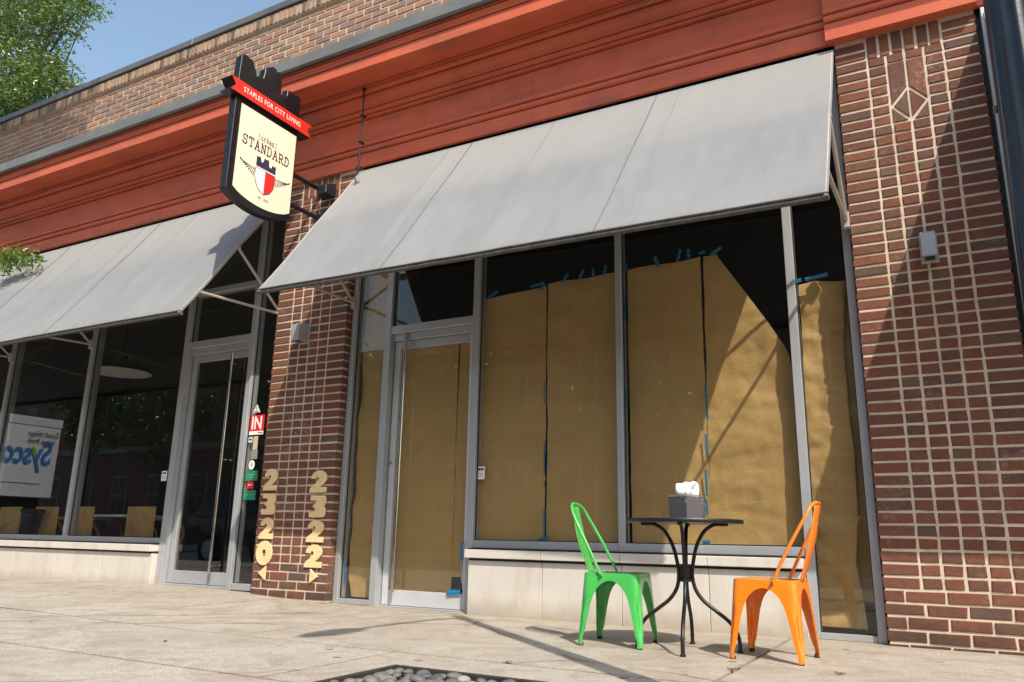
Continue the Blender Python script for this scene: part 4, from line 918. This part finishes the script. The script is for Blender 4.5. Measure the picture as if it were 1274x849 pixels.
def tis(u, v):                                          # a soft roll lying across the slot, creased at its ends
    a = u * 2 * math.pi; r = .025 + .006 * math.sin(3 * a + 5 * v) * v + .004 * fbm(u * 4, v * 5, 2)
    return (-.058 + .118 * v + .018 * math.cos(a) * v, r * math.cos(a), .186 + r * 1.25 * math.sin(a) * (1 + .5 * v) - .010 * v)
ts = MB().grid(30, 14, tis).build('tissue', M['tissue'], nb, solid=.0015, smooth='all'); ts.rotation_euler = (0, 0, R(30))
tf = MB().grid(14, 8, lambda u, v: ((-.03 + .075 * u) * (1 + .25 * v), .012 * math.sin(8 * u) + .006 * math.sin(14 * u), .128 + .052 * v)).build('tissue_fold', M['tissue'], nb, solid=.0015, smooth='all'); tf.rotation_euler = (0, 0, R(30))

# ------------------------------------------------------------------ lamp post
lp = thing('lamp_post', 'dark fluted street lamp post at the right edge of the frame', 'lamp post', (.30, -3.57, 0))
flute = lambda a: 1 - .07 * max(0, .5 - .5 * math.cos(14 * a)) ** .6
MB().lathe([(.16, 0), (.17, .03), (.16, .10), (.125, .16), (.12, .5), (.128, .52), (.105, .58)], 32).build('base', M['post'], lp, smooth=True)
MB().lathe([(.1, .58), (.087, 1.19), (.0775, 2.08), (.062, 3.4), (.05, 4.6), (.045, 5.2)], 112, fl=flute).build('shaft', M['post'], lp, smooth='all')
MB().lathe([(.06, 5.2), (.065, 5.23), (.05, 5.27), (.045, 5.4), (.06, 5.44), (.03, 5.5), (.02, 5.62), (.0, 5.66)], 20).build('finial', M['post'], lp, smooth=True)
MB().tube(smooth_path([(0, 0, 5.3), (-.01, -.25, 5.45), (-.03, -.7, 5.5), (-.05, -1.15, 5.5)], 6), .025, 10).build('arm', M['post'], lp, smooth=True)
hd = MB().lathe([(.02, .10), (.06, .09), (.10, .05), (.12, 0), (.1, -.03), (.0, -.035)], 20).build('lamp_head', M['post'], lp, smooth=True)
hd.location = (-.06, -1.42, 5.47); hd.scale = (1, 2.6, .9)
MB().tube([(-.088, -.03, 1.72), (-.088, -.035, 1.74)], .006, 6).build('bolt', M['steel'], lp)

# ------------------------------------------------------------------ trees
def tree(label, base, top, clumps, leaf, mat, rl, seed, per, group=None, branches=True):
    rg = random.Random(seed); t = thing('tree', label, 'tree', base, 0, group); O = Vector(base); tp = Vector(top)
    tk = MB().tube([(0, 0, -.3), (0.05, 0, 1.0)] + [tuple((tp - O) * f + Vector((.1 * math.sin(5 * f), .1 * math.cos(4 * f), 0))) for f in (.35, .6, .85, 1)], [rl, rl * .85, rl * .75, rl * .6, rl * .42, rl * .3], 12).build('trunk', M['bark'], t, smooth=True)
    vs, fs = [], []; mb = MB()
    for (c, r) in clumps:
        c = Vector(c); s_ = (tp - O) * rg.uniform(.55, .95); e = c - O
        if branches: mb.tube([s_, s_.lerp(e, .5) + Vector((0, 0, .08 * (e - s_).length)), e], [rl * .18, rl * .08, rl * .015], 6)
        for k in range(int(per * r ** 2)):
            d = Vector((rg.gauss(0, 1), rg.gauss(0, 1), rg.gauss(0, 1))); d.normalize(); tw = c - O + d * r * rg.uniform(.25, 1.05) * Vector((1, 1, .8)).length / 1.63
            ax = Vector((rg.gauss(0, 1), rg.gauss(0, 1), rg.gauss(-.25, .7))).normalized()
            for q in range(6):                           # a twig of leaves
                p = tw + ax * leaf * .55 * q; a = (ax + Vector((rg.gauss(0, .7), rg.gauss(0, .7), rg.gauss(-.1, .6)))).normalized() * leaf * rg.uniform(.7, 1.2)
                b = a.cross(Vector((rg.gauss(0, 1), rg.gauss(0, 1), rg.gauss(0, 1)))).normalized() * leaf * .17
                o = len(vs); vs += [p, p + a * .5 + b, p + a, p + a * .5 - b]; fs.append((o, o + 1, o + 2, o + 3))
    if branches: mb.build('limbs', M['bark'], t, smooth=True)
    me = bpy.data.meshes.new('crown'); me.from_pydata([tuple(v) for v in vs], [], fs); me.materials.append(mat); link('crown', me, t)
    return t
def ray_pt(px, py, Yp):                                  # design aid: where a line of sight meets the plane y = Yp - 5.81
    f = 973.513; d = Vector(((px - 637) / f, -(py - 424.5) / f, 1))
    Rm = ((0.87753165, 0.47914841, 0.0188417), (0.10109544, -0.22327414, 0.96949903), (-0.46874078, 0.84886127, 0.24436984))
    wv = [sum(Rm[i][k] * d[i] for i in range(3)) for k in range(3)]; s_ = Yp / wv[1]
    return (wv[0] * s_, Yp - 5.8128, wv[2] * s_ + .618)
bt = [(-22.2, 4.3, 13.9, 1.2)]
cl = [(ray_pt(px, py, Yp), r) for px, py, Yp, r in ((8, 10, 10.2, 1.0), (45, 5, 10, .95), (80, 2, 9.6, .75), (103, 0, 9.4, .45), (115, 4, 9.6, .25), (70, 20, 10, .6), (85, 33, 10, .35), (55, 38, 10, .5), (20, 40, 10.2, .6),
      (5, 60, 10.2, .9), (40, 72, 10, .8), (55, 95, 9.8, .85), (72, 100, 9.8, .45), (25, 105, 10, 1.0), (72, 78, 9.8, .4), (84, 99, 9.8, .3), (92, 106, 9.8, .2), (0, 125, 10.2, 1.0), (50, 122, 10, .7), (-20, 30, 10.5, 1.2), (-30, 90, 10.5, 1.3), (30, -25, 10, 1.2), (75, -25, 9.8, 1.), (-10, -20, 10.4, 1.2), (20, 140, 10.4, 1.0), (62, 50, 10, .25))]
tree('leafy green tree rising behind the roof at the upper left', (-22, 5, -.3), (-21.5, 4.6, 13.5), cl, .125, M['leaf2'], .3, 3, 300)
fr_cl = [((-6.9, -4.2, 12.95), .5), ((-6.4, -4.1, 12.5), .35), ((-7.3, -4.2, 12.6), .5), ((-7.6, -4.3, 13.1), .45), ((-6.95, -4.2, 12.5), .3), ((-9.0, -4.6, 13.5), 1.0), ((-10.2, -4.8, 13.2), 1.5), ((-11.3, -4.9, 12.6), 1.5), ((-12.6, -4.6, 11.5), 1.4), ((-10.5, -5.2, 14.2), 1.3)]
fr_cl += fr_cl[:5] * 4
ft = tree('nearer street tree whose drooping twig hangs before the left awning', (-11.2, -5.0, 0), (-10.6, -4.9, 12.2), fr_cl, .16, M['leaf'], .2, 9, 260)
# the drooping twig
O = Vector(ft.location); tw = smooth_path([(-10.9, -4.9, 8.2), (-12.6, -3.6, 7.2), (-13.6, -1.5, 5.6), (-12.2, -.75, 4.6), (-10.75, -.48, 4.16)], 6)
MB().tube([p - O for p in tw], [.03 - .026 * i / len(tw) for i in range(len(tw))], 6).build('drooping_branch', M['bark'], ft, smooth=True)
rg = random.Random(4); vs, fs = [], []
for k in range(420):
    c = Vector(rg.choice([(-10.62, -.48, 4.14), (-10.45, -.46, 4.05), (-10.2, -.45, 4.02), (-10.5, -.48, 3.93), (-10.7, -.5, 4.02), (-10.02, -.45, 4.0), (-10.35, -.46, 4.1)])); p = c + Vector((rg.gauss(0, .075), rg.gauss(0, .06), rg.gauss(0, .05)))
    a = Vector((rg.gauss(.3, .7), rg.gauss(0, .6), rg.gauss(-.1, .6))).normalized() * rg.uniform(.07, .115); b = a.cross(Vector((rg.gauss(0, 1), rg.gauss(0, 1), rg.gauss(0, 1)))).normalized() * .014
    o = len(vs); vs += [p, p + a * .4 + b, p + a, p + a * .4 - b]; fs.append((o, o + 1, o + 2, o + 3))
me = bpy.data.meshes.new('twig_leaves'); me.from_pydata([tuple(v - O) for v in vs], [], fs); me.materials.append(M['leaf']); link('twig_leaves', me, ft)

# ------------------------------------------------------------------ cafe interior
def cafe_chair(label, x, y, rz):
    t = thing('cafe_chair', label, 'chair', (x, y, .02), rz, 'wooden cafe chairs behind the left window')
    bx(-.27, .27, -.25, -.225, .36, .90).build('back_panel', M['wood'], t, bevel=.012); bx(-.25, .25, -.22, .25, .43, .47).build('seat', M['wood'], t, bevel=.012)
    for sx in (-1, 1):
        for yy in (-.2, .22): MB().tube([(sx * .22, yy, .0), (sx * .215, yy * .95, .43)], .017, 8).build('leg', M['wood'], t, smooth=True)
        MB().tube(smooth_path([(sx * .25, -.215, .75), (sx * .29, -.05, .74), (sx * .30, .12, .70), (sx * .26, .22, .56), (sx * .23, .2, .46)], 5), .02, 8).build('arm', M['wood'], t, smooth=True)
for lab, x, y, rz in (('wooden cafe chair right of the pale table behind the glass', -8.95, 1.05, .0), ('wooden cafe chair left of the pale table behind the glass', -10.17, 1.05, .0), ('wooden cafe chair behind the left mullion by the window', -10.95, 1.05, 0), ('wooden cafe chair at the far left edge behind the glass', -11.8, 1.05, 0)): cafe_chair(lab, x, y, rz)
ct = thing('cafe_table', 'pale topped cafe table between two wooden chairs behind the left window', 'table', (-9.56, 1.15, .02))
bx(-.34, .34, -.34, .34, .765, .80).build('tabletop', M['tabletop'], ct, bevel=.006); MB().lathe([(.22, 0), (.22, .02), (.03, .04), (.03, .76)], 20).build('pedestal', M['black'], ct, smooth=True)
pd = thing('pendant_lamp', 'wide dish pendant lamp hanging in the dim cafe', 'lamp', (-10.35, 1.2, 2.84))
MB().lathe([(.43, 0), (.435, .012), (.36, .09), (.2, .16), (.08, .2), (.05, .3), (.012, .32), (.012, 1.6)], 36).build('shade', M['black'], pd, smooth=True)
MB().lathe([(.42, -.004), (.42, .0), (0., .0), (0, -.004)], 36).build('diffuser', M['lampwhite'], pd)
pot = thing('plant_pot', 'dark pot standing on the ledge inside the cafe window', 'pot', (-10.95, .62, .55))
MB().lathe([(.08, 0), (.10, .02), (.13, .28), (.15, .29), (.15, .33), (.12, .33), (.11, .2), (.0, .2)], 24).build('pot', M['black'], pot, smooth=True); bx(-.2, .2, -.2, .2, -.53, -.003).build('plant_stand', M['wood'], pot)

# ------------------------------------------------------------------ across the street (seen in the glass)
def opposite():
    t = thing('brick_building', 'two storey red brick building across the street, mirrored in the windows', 'building', (-12, -21.3, 0)); O = Vector(t.location)
    wins = [(x, z) for x in range(-72, 20, 3) for z in (1.4, 5.6)]
    bx(-75 - O.x, 22 - O.x, -8, .0, -.3, 8.3).build('wall', M['oppbrick'], t); bx(-75.1 - O.x, 22.1 - O.x, -8.1, .12, 8.301, 8.75).build('parapet_band', M['stone_band'], t); bx(-75 - O.x, 22 - O.x, .001, .10, 4.7, 5.05).build('string_course', M['stone_band'], t)
    for x, z in wins:
        f = bx(x - .65 - O.x, x + .65 - O.x, .002, .06, z, z + 2.1).build('window', M['winwhite'], t)
        for i in range(2):
            for j in range(2): bx(x - .58 + i * .6 - O.x, x - .04 + i * .6 - O.x, .061, .066, z + .07 + j * 1.0, z + 1.0 + j * 1.0).build('pane', M['carglass'], f)
opposite()
for i, (x, y, h, lab) in enumerate(((-24, -17.8, 8.5, 'leafy tree across the street behind the truck'), (-14.5, -17.6, 7.2, 'leafy tree across the street behind the parked car'), (-7.2, -17.9, 6.2, 'smaller leafy tree across the street opposite the window'), (-31, -17.7, 8, 'leftmost leafy tree across the street'), (-38, -18.5, 9, 'tall leafy tree across the street far behind the truck'))):
    rg2 = random.Random(i); tree(lab, (x, y, 0), (x, y, h * .75), [((x + rg2.gauss(0, 1.1), y + rg2.gauss(0, .8), h * rg2.uniform(.5, .95)), rg2.uniform(.8, 1.3)) for _ in range(9)], 0.26, M['leaf3'], .16, 20 + i, 70, 'trees across the street')
def wheel(t, x, y, r, w_):
    wh = MB().lathe([(r * .6, -w_ / 2), (r * .95, -w_ / 2), (r, -w_ / 3), (r, w_ / 3), (r * .95, w_ / 2), (r * .6, w_ / 2)], 24).build('wheel', M['rubber'], t, smooth=True); wh.rotation_euler = (R(90), 0, 0); wh.location = (x, y, r)
    MB().lathe([(r * .3, -w_ / 2 - .01), (r * .58, -w_ / 2), (r * .58, w_ / 2), (r * .3, w_ / 2 + .01)], 16).build('rim', M['alu_light'], wh, smooth=True)
def truck():
    t = thing('box_truck', 'white box truck with blue lettering in the cross street, mirrored in the cafe window', 'truck', (-26.4, -5.73, -.13))
    bx(-1.2, 1.2, -3.5, 3.5, 1.7, 4.0).build('cargo_box', M['truckwhite'], t, bevel=.02); bx(-1.22, 1.22, -3.52, 3.52, 3.93, 4.2).build('roof_rail', M['alu_light'], t, bevel=.01)
    bx(-.9, .9, -3.3, 3.4, .9, 1.69).build('chassis', M['black'], t)
    cb = MB().prism([(3.6, .5), (5.6, .5), (5.6, 1.7), (5.35, 1.8), (4.9, 2.85), (3.6, 2.9)], lambda a, b: (-1.1, a, b), lambda a, b: (1.1, a, b)).build('cab', M['truckwhite'], t, bevel=.04)
    bx(1.101, 1.11, 4.0, 4.7, 1.8, 2.6).build('window', M['carglass'], cb)
    for y in (4.6, -1.6, -2.7):
        for x in (-1.0, 1.0):
            wh = MB().lathe([(.3, -.14), (.48, -.14), (.5, -.09), (.5, .09), (.48, .14), (.3, .14)], 24).build('wheel', M['rubber'], t, smooth=True); wh.rotation_euler = (0, R(90), 0); wh.location = (x, y, .5)
    L = lambda y, z: (1.2225, y, z)
    text('lettering', 'Sysco', 1.0, L(-2.52, 2.74), SIDE, M['truckblue'], t, .68, .004, 1, .022); text('lettering', 'Good things', .27, L(-2.96, 3.60), SIDE, M['navy_ink'], t, .66, .004, 1.12, -.002); text('lettering', 'come from', .27, L(-2.9, 3.37), SIDE, M['navy_ink'], t, .66, .004, 1.12, -.002)
    MB().prism([(-2.80, 2.95), (-2.66, 3.06), (-2.68, 3.3), (-2.79, 3.15)], lambda a, b: (1.222, a, b), lambda a, b: (1.232, a, b)).build('leaf_mark', M['leafgreen'], t)
    bx(1.222, 1.23, -1.75, -1.35, 2.05, 2.42).build('yellow_patch', M['truckyellow'], t); bx(1.222, 1.23, -3.1, -1.9, 2.14, 2.17).build('stripe', M['pale_print'], t)
truck()
def suv():
    t = thing('parked_car', 'dark parked sport utility car mirrored in the cafe door', 'car', (-14.0, -8.1, -.13))
    prof = [(-2.3, .45), (2.3, .45), (2.35, .8), (2.25, 1.05), (1.5, 1.12), (.9, 1.12), (-2.25, 1.12), (-2.35, .8)]
    MB().prism(prof, lambda a, b: (a, .93, b), lambda a, b: (a, -.93, b)).build('body', M['carpaint'], t, bevel=.06, seg=2, smooth=True)
    vs = [(-2.2, s_ * .86, 1.12) for s_ in (-1, 1)] + [(1.15, s_ * .86, 1.12) for s_ in (-1, 1)] + [(-1.85, s_ * .68, 1.78) for s_ in (-1, 1)] + [(.25, s_ * .68, 1.78) for s_ in (-1, 1)]
    MB().add(vs, [(0, 1, 3, 2), (4, 6, 7, 5), (0, 2, 6, 4), (1, 5, 7, 3), (0, 4, 5, 1), (2, 3, 7, 6)]).build('cabin', M['carglass'], t, bevel=.05, seg=2, smooth=True)
    bx(-1.85, .25, -.66, .66, 1.781, 1.82).build('roof', M['carpaint'], t, bevel=.015)
    for x in (-1.45, 1.45):
        for y in (-.86, .86): wheel(t, x, y, .36, .22)
    for y in (-.65, .65): bx(2.26, 2.36, y - .2, y + .2, .78, .95).build('headlight', M['lampwhite'], t, bevel=.02)
suv()
